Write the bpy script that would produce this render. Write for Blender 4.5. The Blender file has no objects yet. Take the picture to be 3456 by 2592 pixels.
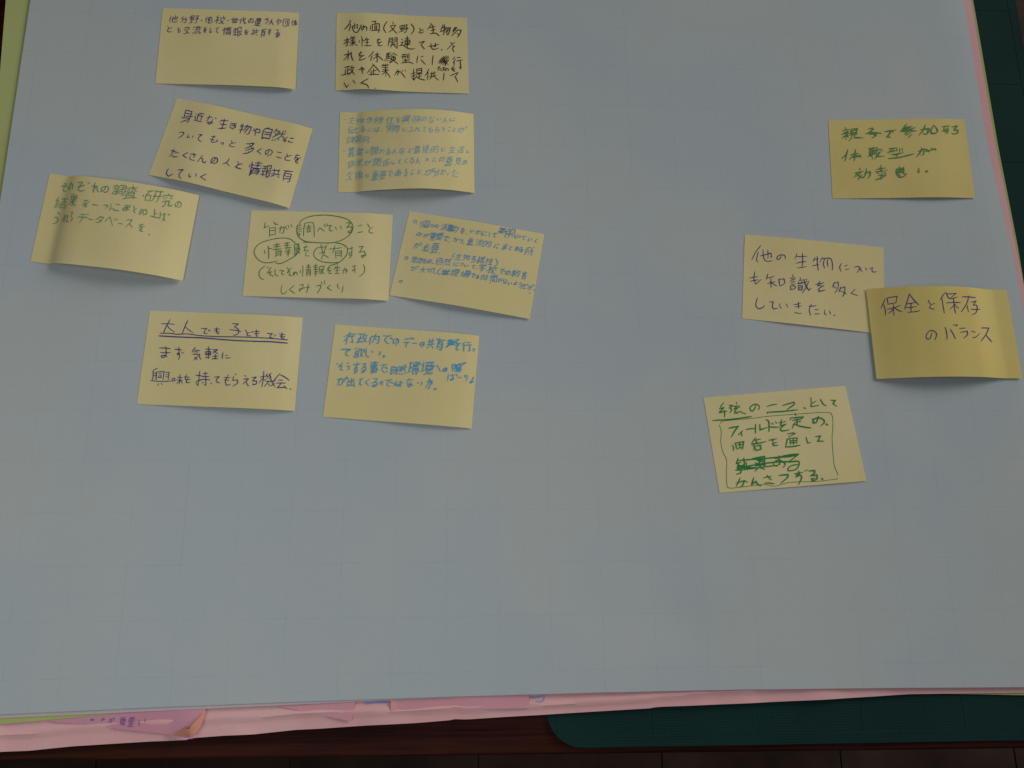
import bpy, math, random
from mathutils import Vector, Matrix
from mathutils.bvhtree import BVHTree
from mathutils import noise as mnoise

scene = bpy.context.scene
COL = scene.collection

# ---------------------------------------------------------------- camera
# image-plane frame: x right, y down, z forward, in photograph pixels (3456 x 2592)
F, CX, CY, DIST = 2700.0, 1728.0, 1296.0, 0.826
d1 = Vector((44000, 138, F)).normalized()             # page x direction
d2 = Vector((-131, -11146, F)); d2 = (d2 - d2.dot(d1) * d1).normalized()   # page y direction
nn = d1.cross(d2)
CAM = -Vector((d1.z, d2.z, nn.z)) * DIST
cd = bpy.data.cameras.new('camera')
cam = bpy.data.objects.new('camera', cd)
COL.objects.link(cam)
right = Vector((d1.x, d2.x, nn.x)); up = -Vector((d1.y, d2.y, nn.y)); back = -Vector((d1.z, d2.z, nn.z))
M = Matrix((right, up, back)).transposed().to_4x4()
M.translation = CAM
cam.matrix_world = M
cd.sensor_width = 36; cd.lens = 36 * F / 3456
cd.clip_start = 0.01; cd.clip_end = 50
scene.camera = cam

# ---------------------------------------------------------------- light
world = bpy.data.worlds.new('World'); scene.world = world; world.use_nodes = True
world.node_tree.nodes['Background'].inputs[0].default_value = (0.80, 0.90, 1.0, 1)
world.node_tree.nodes['Background'].inputs[1].default_value = WORLD_STRENGTH = 0.045
def area(name, loc, target, sx, sy, energy, color):
    l = bpy.data.lights.new(name, 'AREA'); l.shape = 'RECTANGLE'; l.size = sx; l.size_y = sy
    l.energy = energy; l.color = color
    o = bpy.data.objects.new(name, l); COL.objects.link(o); o.location = loc
    o.rotation_euler = (Vector(target) - Vector(loc)).to_track_quat('-Z', 'Y').to_euler()
    return o
area('window_light', (6.2, 3.6, 2.8), (0, 0, 0), 4.2, 3.0, 352, (1.0, 0.975, 0.93))
area('room_light', (-0.40, -0.36, 1.05), (-0.34, -0.28, 0), 0.85, 0.85, 3.4, (0.94, 0.985, 1.0))
scene.view_settings.view_transform = 'Standard'; scene.view_settings.look = 'None'
scene.view_settings.exposure = 0.10; scene.view_settings.gamma = 1

# ---------------------------------------------------------------- helpers
def ray(px, py):
    v = Vector((px - CX, py - CY, F))
    return Vector((v.dot(d1), v.dot(d2), v.dot(nn)))
def at(px, py, z=0.0):
    r = ray(px, py); t = (z - CAM.z) / r.z
    return CAM + r * t
def wave(x, y):
    """the pile of sheets is not flat: long soft ripples, mostly running away from the viewer"""
    w = 0.55 * mnoise.noise(Vector((x * 5.2 + 4, y * 1.7, 0.3))) + 0.30 * mnoise.noise(Vector((x * 2.4, y * 5.5, 7.1))) + 0.10 * mnoise.noise(Vector((x * 14, y * 6, 2.3)))
    d = math.exp(-((x - DENT[0]) ** 2 + (y - DENT[1]) ** 2 * 1.3) / 0.034 ** 2)
    return 0.0028 * max(-1, w + 0.45) * 0.8 + 0.0003 - 0.0009 * d
DENT = at(2300, 2130)
def mesh(name, vs, fs, mat, parent=None, smooth=True):
    me = bpy.data.meshes.new(name); me.from_pydata([tuple(v) for v in vs], [], fs)
    if smooth:
        me.polygons.foreach_set('use_smooth', [True] * len(me.polygons))
    me.materials.append(mat); me.update()
    o = bpy.data.objects.new(name, me); COL.objects.link(o); o.parent = parent
    return o
def empty(name, loc=(0, 0, 0)):
    o = bpy.data.objects.new(name, None); COL.objects.link(o); o.location = loc
    o.empty_display_size = 0.02
    return o
def tag(o, label=None, cat=None, group=None, kind=None):
    if label: o['label'] = label
    if cat: o['category'] = cat
    if group: o['group'] = group
    if kind: o['kind'] = kind
    return o
def sheet_solid(o, th=0.00012):
    m = o.modifiers.new('thickness', 'SOLIDIFY'); m.thickness = th; m.offset = -1
    e = o.modifiers.new('crisp edge', 'EDGE_SPLIT'); e.split_angle = math.radians(40)
    return o

# ---------------------------------------------------------------- materials
def lin(r, g, b):
    return tuple(((c / 255) / 12.92 if c <= 10 else ((c / 255 + 0.055) / 1.055) ** 2.4) for c in (r, g, b)) + (1,)
def new_mat(name):
    m = bpy.data.materials.new(name); m.use_nodes = True
    nt = m.node_tree; b = nt.nodes['Principled BSDF']
    return m, nt, b
def nd(nt, typ, **kw):
    n = nt.nodes.new(typ)
    for k, v in kw.items():
        if k.startswith('i_'):
            key = k[2:]
            n.inputs[int(key) if key.isdigit() else key.replace('_', ' ')].default_value = v
        else: setattr(n, k, v)
    return n
def mixc(nt, fac, a, b):
    m = nd(nt, 'ShaderNodeMix', data_type='RGBA')
    for s, v in ((m.inputs[0], fac), (m.inputs[6], a), (m.inputs[7], b)):
        if isinstance(v, bpy.types.NodeSocket): nt.links.new(v, s)
        else: s.default_value = v
    return m.outputs[2]
def math_(nt, op, a, b=None, c=None):
    m = nd(nt, 'ShaderNodeMath', operation=op)
    for i, v in enumerate((a, b, c)):
        if v is None: continue
        if isinstance(v, bpy.types.NodeSocket): nt.links.new(v, m.inputs[i])
        else: m.inputs[i].default_value = v
    return m.outputs[0]
def noise_(nt, vec, scale, detail=3, rough=0.55):
    n = nd(nt, 'ShaderNodeTexNoise'); n.inputs['Scale'].default_value = scale
    n.inputs['Detail'].default_value = detail; n.inputs['Roughness'].default_value = rough
    nt.links.new(vec, n.inputs['Vector'])
    return n.outputs['Fac']
def ramp(nt, fac, lo, hi, a=0.0, b=1.0):
    m = nd(nt, 'ShaderNodeMapRange'); nt.links.new(fac, m.inputs[0])
    m.inputs[1].default_value = lo; m.inputs[2].default_value = hi; m.inputs[3].default_value = a; m.inputs[4].default_value = b
    return m.outputs[0]
def pos_(nt):
    g = nd(nt, 'ShaderNodeNewGeometry')
    return g.outputs['Position']
def paper_mat(name, col, col2, trans=0.0, grid=None, rough=0.85, grain=0.05):
    m, nt, b = new_mat(name)
    P = pos_(nt)
    c = mixc(nt, ramp(nt, noise_(nt, P, 5.0, 2), 0.42, 0.60), col, col2)
    g = ramp(nt, noise_(nt, P, 900, 2, 0.7), 0.3, 0.7, 1 - grain, 1 + grain)
    mu = nd(nt, 'ShaderNodeVectorMath', operation='SCALE'); nt.links.new(c, mu.inputs[0]); nt.links.new(g, mu.inputs['Scale'])
    c = mu.outputs[0]
    if grid:
        ox, oy, st = grid
        sp = nd(nt, 'ShaderNodeSeparateXYZ'); nt.links.new(P, sp.inputs[0])
        def lines(step, w):
            r = []
            for s, o in ((sp.outputs[0], ox), (sp.outputs[1], oy)):
                v = math_(nt, 'SUBTRACT', s, o - 10 * st)
                v = math_(nt, 'MODULO', math_(nt, 'ADD', v, step / 2), step)
                v = math_(nt, 'ABSOLUTE', math_(nt, 'SUBTRACT', v, step / 2))
                r.append(math_(nt, 'LESS_THAN', v, w))
            return math_(nt, 'MAXIMUM', r[0], r[1])
        br = ramp(nt, noise_(nt, P, 45, 3), 0.38, 0.62, 0.25, 1.0)
        f1 = math_(nt, 'MULTIPLY', math_(nt, 'MULTIPLY', lines(st, 0.00028), br), 0.16)
        f2 = math_(nt, 'MULTIPLY', math_(nt, 'MULTIPLY', lines(st / 2, 0.00024), br), 0.06)
        f = math_(nt, 'MAXIMUM', f1, f2)
        c = mixc(nt, f, c, lin(96, 116, 140))
    nt.links.new(c, b.inputs['Base Color'])
    b.inputs['Roughness'].default_value = rough
    b.inputs['Specular IOR Level'].default_value = 0.25
    bm = nd(nt, 'ShaderNodeBump'); bm.inputs['Strength'].default_value = 0.15; bm.inputs['Distance'].default_value = 0.0004
    nt.links.new(noise_(nt, P, 260, 4), bm.inputs['Height']); nt.links.new(bm.outputs[0], b.inputs['Normal'])
    if trans > 0:
        out = nt.nodes['Material Output']
        tr = nd(nt, 'ShaderNodeBsdfTranslucent'); nt.links.new(c, tr.inputs[0])
        mx = nd(nt, 'ShaderNodeMixShader'); mx.inputs[0].default_value = trans
        nt.links.new(b.outputs[0], mx.inputs[1]); nt.links.new(tr.outputs[0], mx.inputs[2]); nt.links.new(mx.outputs[0], out.inputs[0])
    return m
def ink_mat(name, col, patch=0.0, paper=(0.72, 0.61, 0.30, 1)):
    m, nt, b = new_mat(name)
    P = pos_(nt)
    n = noise_(nt, P, 700, 3, 0.7)
    f = ramp(nt, n, 0.35, 0.65, 0.0, patch)
    nt.links.new(mixc(nt, f, col, paper), b.inputs['Base Color'])
    b.inputs['Roughness'].default_value = 0.7; b.inputs['Specular IOR Level'].default_value = 0.2
    return m
# pen strokes of the characters: lists of x, y, x, y ... in a 63 by 63 box
GLYPH = {
'!': [[32,63,32,0]],
'(': [[52,0,11,15,0,25,0,37,26,53,63,63]],
')': [[0,63,19,60,41,53,63,37,56,18,41,10,4,0]],
'○': [[10,56,21,61,36,63,49,58,56,52,61,42,63,27,59,15,52,7,41,1,28,0,22,1,8,10,1,23,0,35,1,41,10,56]],
'、': [[63,63,63,58,0,0]],
'。': [[36,0,49,4,60,18,63,32,62,44,54,56,43,63,19,63,3,48,0,25,10,7,24,0,36,0]],
'々': [[45,53,46,49,62,26,63,18,23,18],[29,0,23,13,23,18,19,19,11,34,0,45],[56,63,47,57,45,53,39,52,24,45,22,45]],
'あ': [[2,10,35,10,54,7],[47,19,43,30,35,43,28,50,24,50],[40,63,52,60,58,56,62,50,63,37,57,28,42,24,35,24,25,25,19,30,11,32,4,39,0,46,0,57,4,59,10,59,24,55],[28,61,25,59,21,35,24,0]],
'い': [[51,5,59,23,63,47],[0,0,1,35,7,58,15,63,21,62,29,50,29,43]],
'う': [[0,23,40,19,53,21,62,28,63,35,61,44,50,54,25,62,18,63,12,61],[53,2,12,0]],
'え': [[0,63,20,43,25,42],[15,0,44,3],[25,42,27,36,38,27,39,21],[25,42,33,44,38,59,42,63,63,63],[39,21,4,22]],
'か': [[63,36,61,28,52,9],[21,0,20,12,16,28,10,48,3,62],[22,62,31,63,35,61,37,58,41,41,40,21,35,16,0,18]],
'が': [[51,2,55,9],[61,0,63,6],[50,15,61,38],[2,62,9,51,14,35,17,23,19,19,20,6],[18,60,21,62,30,63,33,61,36,58,40,40,40,29,38,24,34,20,0,23]],
'き': [[51,62,26,63,10,60,5,56,4,53,4,46,6,43],[1,26,34,27,63,23],[37,43,53,43,53,39,47,31,47,28,42,24,34,0],[59,5,57,7,34,10,3,9,0,7]],
'く': [[61,63,10,40,2,35,0,30,10,23,63,0]],
'げ': [[63,6,61,0],[52,2,55,9],[2,53,6,51,9,40],[58,20,36,22,22,21],[29,62,30,63,37,58,43,48,44,41,44,5],[3,6,0,24,0,46,3,59]],
'こ': [[6,1,56,0],[63,61,43,63,23,63,12,61,6,58,0,50,0,41,2,37,4,37]],
'さ': [[9,37,5,39,2,48,3,55,7,59,19,63,51,63,53,61],[0,14,34,15,63,10],[37,38,54,39,54,36,43,19,43,15,39,12,36,0]],
'し': [[63,46,63,48,52,57,41,61,15,63,7,61,3,57,0,51,2,0]],
'す': [[37,24,25,24,22,26,18,32,18,40,21,44,27,46,38,45],[63,11,0,12],[38,0,37,26,40,32,40,41,37,50,33,56,27,60,20,63,17,62]],
'そ': [[46,0,44,5,24,21,21,27],[46,0,16,0],[33,29,31,34,26,38,24,43,23,48,25,54,28,58,34,61,50,63],[0,31,16,29,21,27,33,29,43,26,63,25]],
'ぞ': [[60,5,63,12],[46,63,35,63,24,56,21,48,22,43,29,32,30,28],[52,10,54,16],[20,27,22,21,40,6,43,0],[47,0,15,0],[0,31,16,29,18,27,32,28,58,26]],
'た': [[62,61,57,62,42,62,35,60,31,55,32,46],[37,27,59,26,63,29],[22,0,20,2,17,22,10,46,3,62,0,63],[36,11,35,13,26,14,0,15]],
'だ': [[22,12,22,10,22,12],[57,26,35,27],[22,12,19,10,20,2,22,0],[63,6,61,0],[55,11,52,4],[0,63,2,63,5,61,7,55,14,32,18,15],[59,60,58,61,39,61,34,60,30,56,30,46],[35,12,28,13,22,12,18,15,1,15]],
'っ': [[23,63,29,63,43,59,55,50,63,34,63,20,61,13,56,6,51,2,37,0,18,6,0,14]],
'つ': [[22,63,42,59,56,48,62,35,63,23,61,12,52,2,36,0,22,3,0,13]],
'づ': [[52,4,54,10],[61,0,63,6],[22,63,38,60,48,56,54,50,58,41,58,29,56,24,48,17,33,16,20,18,0,26]],
'て': [[57,61,56,63,50,63,37,58,30,51,26,42,26,31,29,22,33,15,40,8,41,2],[0,6,39,1,63,0]],
'で': [[51,19,55,27],[36,4,37,9,30,15,25,25,24,34,25,45,34,57,45,62,52,63,54,61],[63,22,61,15],[60,0,47,1,36,4,35,3,26,3,0,5]],
'と': [[5,0,4,2,19,26],[63,61,49,63,15,62,7,60,0,53,2,40,19,26,57,12]],
'ど': [[54,10,49,3],[63,6,59,0],[4,3,5,10,15,28],[44,16,21,27,15,28,14,31,2,42,0,52,6,60,14,63,41,63,50,61]],
'な': [[22,0,20,12],[17,14,14,26,3,45],[63,19,49,12],[60,54,41,45,29,45,20,49,20,59,29,63,36,63,43,60,44,56,43,26],[0,14,18,14,20,12,34,10,36,8]],
'に': [[60,8,30,8],[10,39,6,49,2,51],[27,40,26,40,25,48,27,52,32,56,40,57,63,56],[6,0,4,2,0,28,0,47,2,51,2,60,6,63]],
'の': [[34,61,39,63,49,59,56,53,62,42,63,26,61,19,57,10,50,4,41,0,30,0,18,4,4,18,1,28,0,39,3,50,7,54,14,55,19,52,26,38,30,28,33,0]],
'は': [[2,54,6,52,9,41],[49,48,56,49,63,54],[63,13,61,15,54,16,24,16],[2,63,2,56,0,50,0,29,4,0],[47,44,34,43,29,45,22,51,23,58,29,62,41,63,45,61,47,58,49,48,47,44,47,23,47,0]],
'ば': [[54,9,53,3],[8,43,6,51,2,53],[63,6,60,0],[57,18,38,20,22,20],[2,62,2,53,0,52,0,29,4,6],[58,56,50,50,46,49,41,45,30,45,21,50,20,57,24,61,32,63,40,61,43,59,44,55,43,6]],
'ふ': [[52,33,61,49,63,59],[36,16,39,13,40,9,27,0,22,0],[19,62,33,63,39,59,40,49,32,34],[13,46,0,57]],
'へ': [[63,63,47,39,29,3,24,0,21,1,15,11,0,42]],
'ま': [[63,26,48,28,0,27],[0,9,44,10,63,8],[62,55,46,48,38,47,30,44,13,44,2,49,0,51,0,57,4,61,13,63,28,62,34,57,33,0]],
'め': [[25,43,25,47],[25,43,29,39,33,33,38,15,41,12,42,2,44,0],[25,43,22,41,17,32,10,13,9,6],[38,63,52,58,61,49,63,45,63,31,59,22,54,17,42,13,29,13,14,19,11,24,8,24,5,28,0,37,0,52,5,57,12,57,25,47]],
'も': [[41,34,37,36,21,36,0,33],[55,30,63,40,63,52,60,57,47,63,30,63,21,57,18,51,18,37,24,0],[43,13,40,14,14,14,1,12]],
'や': [[27,0,29,0,37,7],[38,38,52,39,57,37,61,34,63,29,63,23,59,16,52,13,38,14,0,30],[31,63,18,25,14,20,8,7]],
'よ': [[32,17,61,16],[63,57,54,50,31,43,10,43,5,45,0,49,0,57,3,60,14,63,23,63,32,58,33,44,32,40,32,0]],
'ら': [[9,61,13,63,37,63,48,61,60,53,63,47,63,40,56,32,50,29,41,28,24,30,15,33,11,36,2,39],[48,5,14,0],[0,43,2,40,1,34,4,15]],
'り': [[17,63,41,58,56,50,63,40,63,20,58,12,52,7,47,6,33,6,22,9,10,20,1,24],[0,40,1,14,4,2,5,0,7,0]],
'る': [[23,26,25,21,40,12,46,6,48,2],[48,2,10,2,7,0],[0,40,21,26,43,26,52,28,58,31,63,39,62,51,55,58,50,61,43,61,40,63,29,63,19,60,16,58,15,54,20,47,31,45,38,48,41,52,43,61]],
'れ': [[0,52,8,37,10,35,14,34],[16,14,1,16],[63,53,61,56,55,59,48,59,46,56,48,19,44,12,35,13,20,24,16,25],[14,63,14,30,16,28,17,0]],
'わ': [[1,16,17,14],[0,56,0,50,9,37,15,34],[17,26,22,25,27,21,38,16,53,17,61,25,63,29,63,40,60,47,52,54,40,59],[16,63,16,35,15,34,17,28,19,0]],
'を': [[34,35,34,36,34,35],[47,9,16,11,0,10],[54,62,27,63,21,61,16,58,15,50,20,43,29,37,33,37,36,33,42,32,58,25,63,26],[34,49,35,38,34,29,29,26,12,27],[1,38,12,27,18,12,22,8,23,0,24,0]],
'ん': [[16,32,20,32,25,30,29,30,33,32,34,36,35,58,40,63,48,63,55,60,62,48,63,44],[29,0,14,28,16,32],[0,62,7,44,12,34,16,32]],
'゛': [[0,21,16,63],[35,0,50,42,63,51]],
'ゝ': [[27,0,60,30,63,41,58,45,5,59,0,63]],
'ス': [[39,36,45,39,63,59],[0,63,13,57,35,37,39,36,41,29,50,16,55,5,55,0,5,0]],
'タ': [[25,31,31,32,58,48],[27,10,63,11,63,19,49,41,46,43,40,49,25,58,14,63,8,63],[0,32,16,21,21,14,27,10,31,1,35,0]],
'デ': [[61,0,63,6],[44,9,10,9],[11,63,16,63,26,53,31,39,31,28],[51,2,54,7],[61,31,58,28,0,28]],
'ベ': [[63,10,59,0],[52,15,47,4],[0,46,16,20,20,14,26,13,46,38,62,63]],
'ー': [[0,32,59,32,63,32]],
'一': [[0,32,63,32]],
'上': [[28,24,57,24],[28,63,28,0],[0,63,63,63]],
'世': [[12,1,12,63,61,63],[31,0,32,45,51,45,51,1],[63,19,0,19]],
'事': [[2,5,61,5],[32,15,53,15,54,23,9,23,9,15,32,15],[7,51,55,51],[63,41,0,41],[55,51,54,32,8,32],[32,0,32,59,28,63,20,63]],
'交': [[44,18,53,25],[19,17,10,25,2,30],[32,9,30,0],[0,9,60,9],[46,30,44,31,40,40,33,48,19,57,1,63],[63,62,53,61,34,52,23,42,19,32]],
'人': [[63,63,56,60,47,51,38,36,34,24,31,21],[0,63,7,60,16,51,23,38,27,25,31,21,31,0]],
'他': [[9,21,6,22,0,28],[50,42,55,44,59,41,60,15,46,18,34,24,30,24,25,28,20,29],[43,47,43,0],[28,7,28,61,31,62,60,62,63,54],[10,63,9,18,17,2]],
'代': [[51,1,59,10],[0,30,6,22,12,20],[22,24,58,19,61,19,63,22],[62,52,61,61,58,63,51,61,47,57,40,37,37,0],[12,63,12,17,19,1]],
'伝': [[8,22,5,23,0,29],[59,6,27,6],[37,28,37,34,26,57,30,57,58,54],[63,28,22,28],[53,42,62,61],[10,63,10,23,8,22,10,13,16,1,18,0]],
'体': [[8,22,4,22,0,29],[53,49,29,49],[41,61,41,0],[15,1,8,18,9,63],[63,14,45,14,38,18,34,22,30,33,22,46],[20,14,37,14,43,19,46,22,53,37,62,49]],
'係': [[42,36,41,61,35,63],[41,21,41,25,32,31,30,36],[62,57,54,45],[19,59,28,47],[8,22,2,25,0,30],[37,6,35,11,30,16,30,21],[23,37,58,33],[48,19,44,21,26,22],[23,6,38,6,39,4,55,2,61,2],[55,26,58,33,61,35,63,39],[10,63,10,22,8,22,10,11,16,0]],
'個': [[43,32,52,32,51,48,35,47,35,32,43,32],[0,30,0,28,4,22,9,20],[63,59,24,59],[43,32,43,11],[55,19,32,19],[63,59,63,4,24,3,24,63],[10,63,10,21,9,20,11,9,16,0]],
'共': [[3,63,9,60,23,49],[43,50,60,63,62,63],[18,39,18,0],[61,16,3,16],[46,39,46,0],[63,39,0,39]],
'内': [[53,46,39,33,34,30,30,29],[50,63,61,62,63,60,63,13,1,13,0,63],[11,47,15,45,23,38,31,27,32,0]],
'出': [[63,37,63,62],[63,62,63,63,63,62],[31,59,31,0],[59,7,58,27,5,27,5,6],[63,62,61,60,1,60,0,38]],
'分': [[45,0,54,15,63,24],[25,27,23,42,18,51,13,57,2,63],[5,23,9,27,53,27,53,45,50,59,45,63,35,63],[0,26,5,23,17,6,18,1]],
'切': [[26,40,26,41,21,45,9,48],[42,3,41,25,38,41,31,56,23,62],[9,48,9,0],[47,63,57,62,60,57,62,40,63,3,29,3],[0,21,24,15,27,17]],
'加': [[63,59,63,61,63,59],[63,59,61,57,42,57],[14,61,17,63,21,63,25,62,27,59,29,37,29,14,1,14],[12,0,10,39,6,54,0,62],[63,59,63,9,42,9,42,62]],
'効': [[8,18,0,30,0,33],[24,19,32,30],[16,10,16,5,13,0],[50,63,59,63,60,61,63,37,63,18,39,18],[0,10,31,10],[37,59,43,49,45,40,48,1],[8,34,16,41,25,54],[23,31,17,46,11,53,1,61]],
'動': [[1,2,29,0],[33,58,31,57,0,61],[32,29,2,29],[32,47,2,47],[17,2,17,58],[50,63,57,62,60,59,63,17,38,17,33,11,0,11],[32,29,32,20,2,20,2,38,31,39,32,29],[32,62,32,59,39,53,43,43,46,21,46,0]],
'参': [[49,10,47,6,40,2],[36,32,17,40],[27,13,24,24],[11,63,31,60,54,50],[45,41,42,41,34,46,20,50,15,50],[62,41,52,35,45,29,44,24],[29,0,25,1,19,6,15,11],[19,24,18,30,10,37,1,42],[63,24,0,24],[9,13,13,11,27,13,29,11,54,11]],
'味': [[43,34,43,35,43,34],[60,12,27,12],[43,0,43,63],[0,45,16,44,16,7,0,7,0,50],[20,58,30,50,37,40,42,37,46,30,63,30],[24,30,41,30,45,37,50,40,56,51,63,57]],
'団': [[25,41,18,29],[63,63,0,63],[63,63,63,0,1,0,0,63],[43,9,43,50,41,53,32,53],[53,20,11,20]],
'型': [[44,25,44,4],[50,36,58,35,59,32,59,0],[34,18,2,18],[9,47,55,47],[32,62,32,39,26,35,26,2],[33,2,5,2],[12,2,12,17,8,31],[63,63,0,63]],
'基': [[15,17,49,17],[15,26,49,26],[48,50,15,50],[57,63,6,63],[60,6,4,6],[32,63,32,44],[63,36,0,36],[1,52,8,48,16,39,15,0],[63,51,61,52,57,48,49,40,49,0]],
'報': [[53,54,53,49],[53,54,63,61],[23,25,20,35],[42,29,49,47,53,49],[6,26,8,30,7,35],[0,49,28,49],[15,63,15,36],[28,19,0,19],[2,7,27,7],[15,19,15,0],[37,29,60,28,62,30,59,42,57,47,53,49],[2,35,27,35],[53,54,44,62,36,63,36,4,61,3,61,18,52,18]],
'場': [[37,41,34,49,22,60],[32,30,29,40],[28,10,57,10],[49,40,47,49,43,57,36,63],[9,42,9,0],[28,10,28,21,56,21,57,19,57,1,28,1,28,10],[16,15,0,15],[63,30,21,30],[17,40,9,42,7,45,0,48],[18,48,27,40,60,40,60,49,57,61,56,63,50,63]],
'境': [[35,44,33,56,29,60,20,63],[49,19,52,11],[57,36,27,36],[41,0,42,5],[34,19,33,11],[61,54,63,56,63,60,61,62,49,62,48,44],[59,5,26,5],[8,48,8,2],[24,19,61,19],[15,19,0,19],[35,44,27,44,28,27,57,28,57,43,55,44,35,44],[0,52,16,46,19,47]],
'多': [[40,52,39,50,32,46],[41,32,43,27,47,25],[29,0,27,5],[18,17,23,19,27,24],[11,45,41,32,63,32,63,39,52,48,40,52,35,56,0,63],[0,16,5,16,27,5,51,6,50,11,34,22,27,24,24,27,18,29,0,33]],
'大': [[2,63,7,61,18,51,25,39,29,27,32,26],[0,22,63,22],[32,0,30,21,32,26,46,50,58,61,61,62]],
'子': [[9,0,51,1],[19,63,27,63,31,61,33,17,47,8,51,1],[63,31,0,31]],
'学': [[9,1,14,7,14,13],[34,13,34,6,30,0],[50,12,54,2],[0,43,63,43],[62,21,62,13,50,12,2,13,2,21],[45,26,42,31,34,34,31,38,30,62,19,63],[49,25,13,25]],
'実': [[34,44,36,50,45,58,60,63,63,62],[30,0,32,6],[53,32,9,32],[61,43,0,43],[2,16,2,7,60,7,60,16,55,20,8,20],[2,62,10,60,20,54,30,43,30,15]],
'必': [[7,41,13,22],[24,0,35,10],[46,49,46,57,43,61],[22,47,17,49,13,53,8,55],[23,41,29,38,36,30,44,18,50,4],[57,43,50,25],[22,18,22,51,23,58,25,59,25,61],[0,63,24,63,25,61,43,61,44,63,63,63]],
'性': [[17,13,20,20,23,22],[10,0,10,63],[0,29,2,13],[63,61,23,61],[60,36,28,36],[61,16,29,16],[44,0,44,61],[23,22,27,21,30,14,31,4]],
'情': [[25,52,57,52],[57,42,25,42],[2,14,0,29],[9,0,9,63],[15,11,16,17],[63,23,20,23],[22,5,61,5],[58,14,23,14],[25,63,26,32,57,33,57,60,55,63,49,63],[41,0,41,23]],
'意': [[48,33,14,33],[31,0,31,4],[28,41,28,46,34,50],[48,49,53,57],[20,50,20,58,22,61],[8,58,12,50],[20,4,20,11,21,16],[42,56,41,59,39,61],[41,4,41,16],[48,33,47,25,14,25,15,41,47,41,48,33],[55,16,7,16],[52,4,10,4],[0,63,21,63,22,61,39,61,41,63,63,63]],
'所': [[5,35,25,34,24,17,5,17],[54,63,54,25],[63,25,37,25],[60,0,38,6,37,40,34,54,29,63],[0,62,2,56,5,40,5,6,25,1,28,2]],
'接': [[35,19,32,15],[53,14,48,26],[47,54,52,46,54,39],[41,54,41,58,37,60,22,63],[38,0,41,3,43,9],[26,9,60,9],[61,26,24,26],[10,2,9,62,3,63,1,61],[2,16,17,16],[0,40,1,39,8,38,12,35,16,34,22,38,63,38],[58,61,48,57,47,54,41,54,31,50,30,47,33,39],[37,38,39,30,38,26]],
'換': [[43,46,52,57,60,61,63,61],[61,45,62,45,61,45],[46,17,48,6,35,6],[40,24,34,35],[47,24,52,35],[15,15,2,15],[0,39,7,37,11,34,15,34],[4,62,9,61,9,1],[61,45,46,45,43,46,40,45,22,45],[24,19,28,17,58,17,59,43,61,45],[21,63,28,61,37,55,40,48,43,46,43,38],[36,0,35,6,33,6,28,14,28,45]],
'政': [[37,24,36,24,32,29,17,28],[33,63,41,58,45,52,48,52],[48,45,50,44,53,40,58,14],[48,45,48,52],[48,52,51,52,58,61,62,63],[4,23,4,56],[29,5,1,5],[17,5,17,52],[40,14,63,14],[30,50,0,56],[48,45,45,44,40,26,37,24,37,17,41,12,41,6,43,0]],
'教': [[16,29,19,20],[62,61,59,60,49,49],[3,7,22,7,26,11],[13,19,13,0],[41,14,63,14],[31,45,1,48],[24,30,22,35,16,41,15,62,8,63],[43,1,40,19,33,30,11,30,7,32,6,36,2,37],[32,2,26,11,25,19],[49,42,46,41,41,23,34,22,31,19,0,19],[32,62,39,58,47,49,49,49,49,42,53,40,56,30,58,14]],
'時': [[30,45,35,50,36,54],[0,26,17,26],[62,37,24,37],[44,0,44,23],[43,63,52,63,53,61,53,24],[27,9,60,9],[0,54,0,5,17,5,17,48,0,49],[63,23,23,23]],
'有': [[54,49,15,49],[14,28,8,29],[54,35,15,35],[16,22,54,24,54,61,51,63,41,63,39,61],[0,9,63,9],[15,63,14,24,19,11,23,7,26,0]],
'果': [[63,59,50,53,38,44,36,39],[29,39,28,39,29,39],[29,39,27,40,26,43,14,53,0,60],[7,13,56,13],[32,0,56,0,56,25,7,26,7,0,32,0],[63,38,38,38,36,39,26,38,0,38],[32,63,32,41,29,39,32,38,32,0]],
'査': [[51,53,13,53],[63,29,54,26,46,20,40,15,38,10],[13,43,51,43],[25,10,24,14,19,19,7,27,1,30],[32,25,32,0],[0,63,63,63],[13,63,14,33,50,33,51,63],[63,10,0,10]],
'校': [[44,10,45,4,41,0],[30,29,35,19],[20,39,20,35,16,28,10,27],[0,48,6,32,10,27],[61,30,53,18],[20,15,2,15],[63,10,27,10],[26,62,31,61,43,51,45,47,48,45,53,32],[11,63,11,0],[62,61,54,58,48,53,38,41,34,32,30,29]],
'業': [[0,61,2,61,16,56,23,51,25,47],[24,13,24,0],[43,25,46,13],[39,13,39,0],[8,1,12,6,12,13],[51,13,55,2],[63,61,61,61,45,55,40,52,37,47],[18,13,21,25],[56,35,8,35],[32,26,32,63],[1,13,62,13],[59,25,4,25],[62,46,39,46,37,47,1,46]],
'様': [[45,43,53,47],[36,51,24,57],[57,0,55,1,53,9],[11,28,6,31,0,48],[61,37,53,47],[63,59,58,57,52,50,53,47],[33,44,29,37],[11,28,17,31,20,36,20,41],[35,9,33,1],[20,16,1,16],[60,19,28,19],[26,29,63,29],[11,0,11,63],[62,9,27,9],[37,63,42,63,44,60,44,10]],
'欲': [[29,12,21,2],[0,15,9,2],[48,43,46,43,43,53,38,63],[6,41,6,62],[6,41,25,40],[6,41,2,38],[39,14,63,14,62,25,60,29],[2,38,3,35,15,20],[25,40,29,38,29,35,21,25,15,20],[25,40,25,61,6,62],[34,26,38,14,39,14,41,0],[59,62,53,52,52,45,48,43,49,20]],
'活': [[13,43,2,63],[26,62,59,62],[9,27,0,23],[12,5,5,1,2,2],[26,62,26,41,59,41,59,62],[43,41,43,4],[20,22,63,22],[25,6,43,4,57,0,61,1]],
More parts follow.
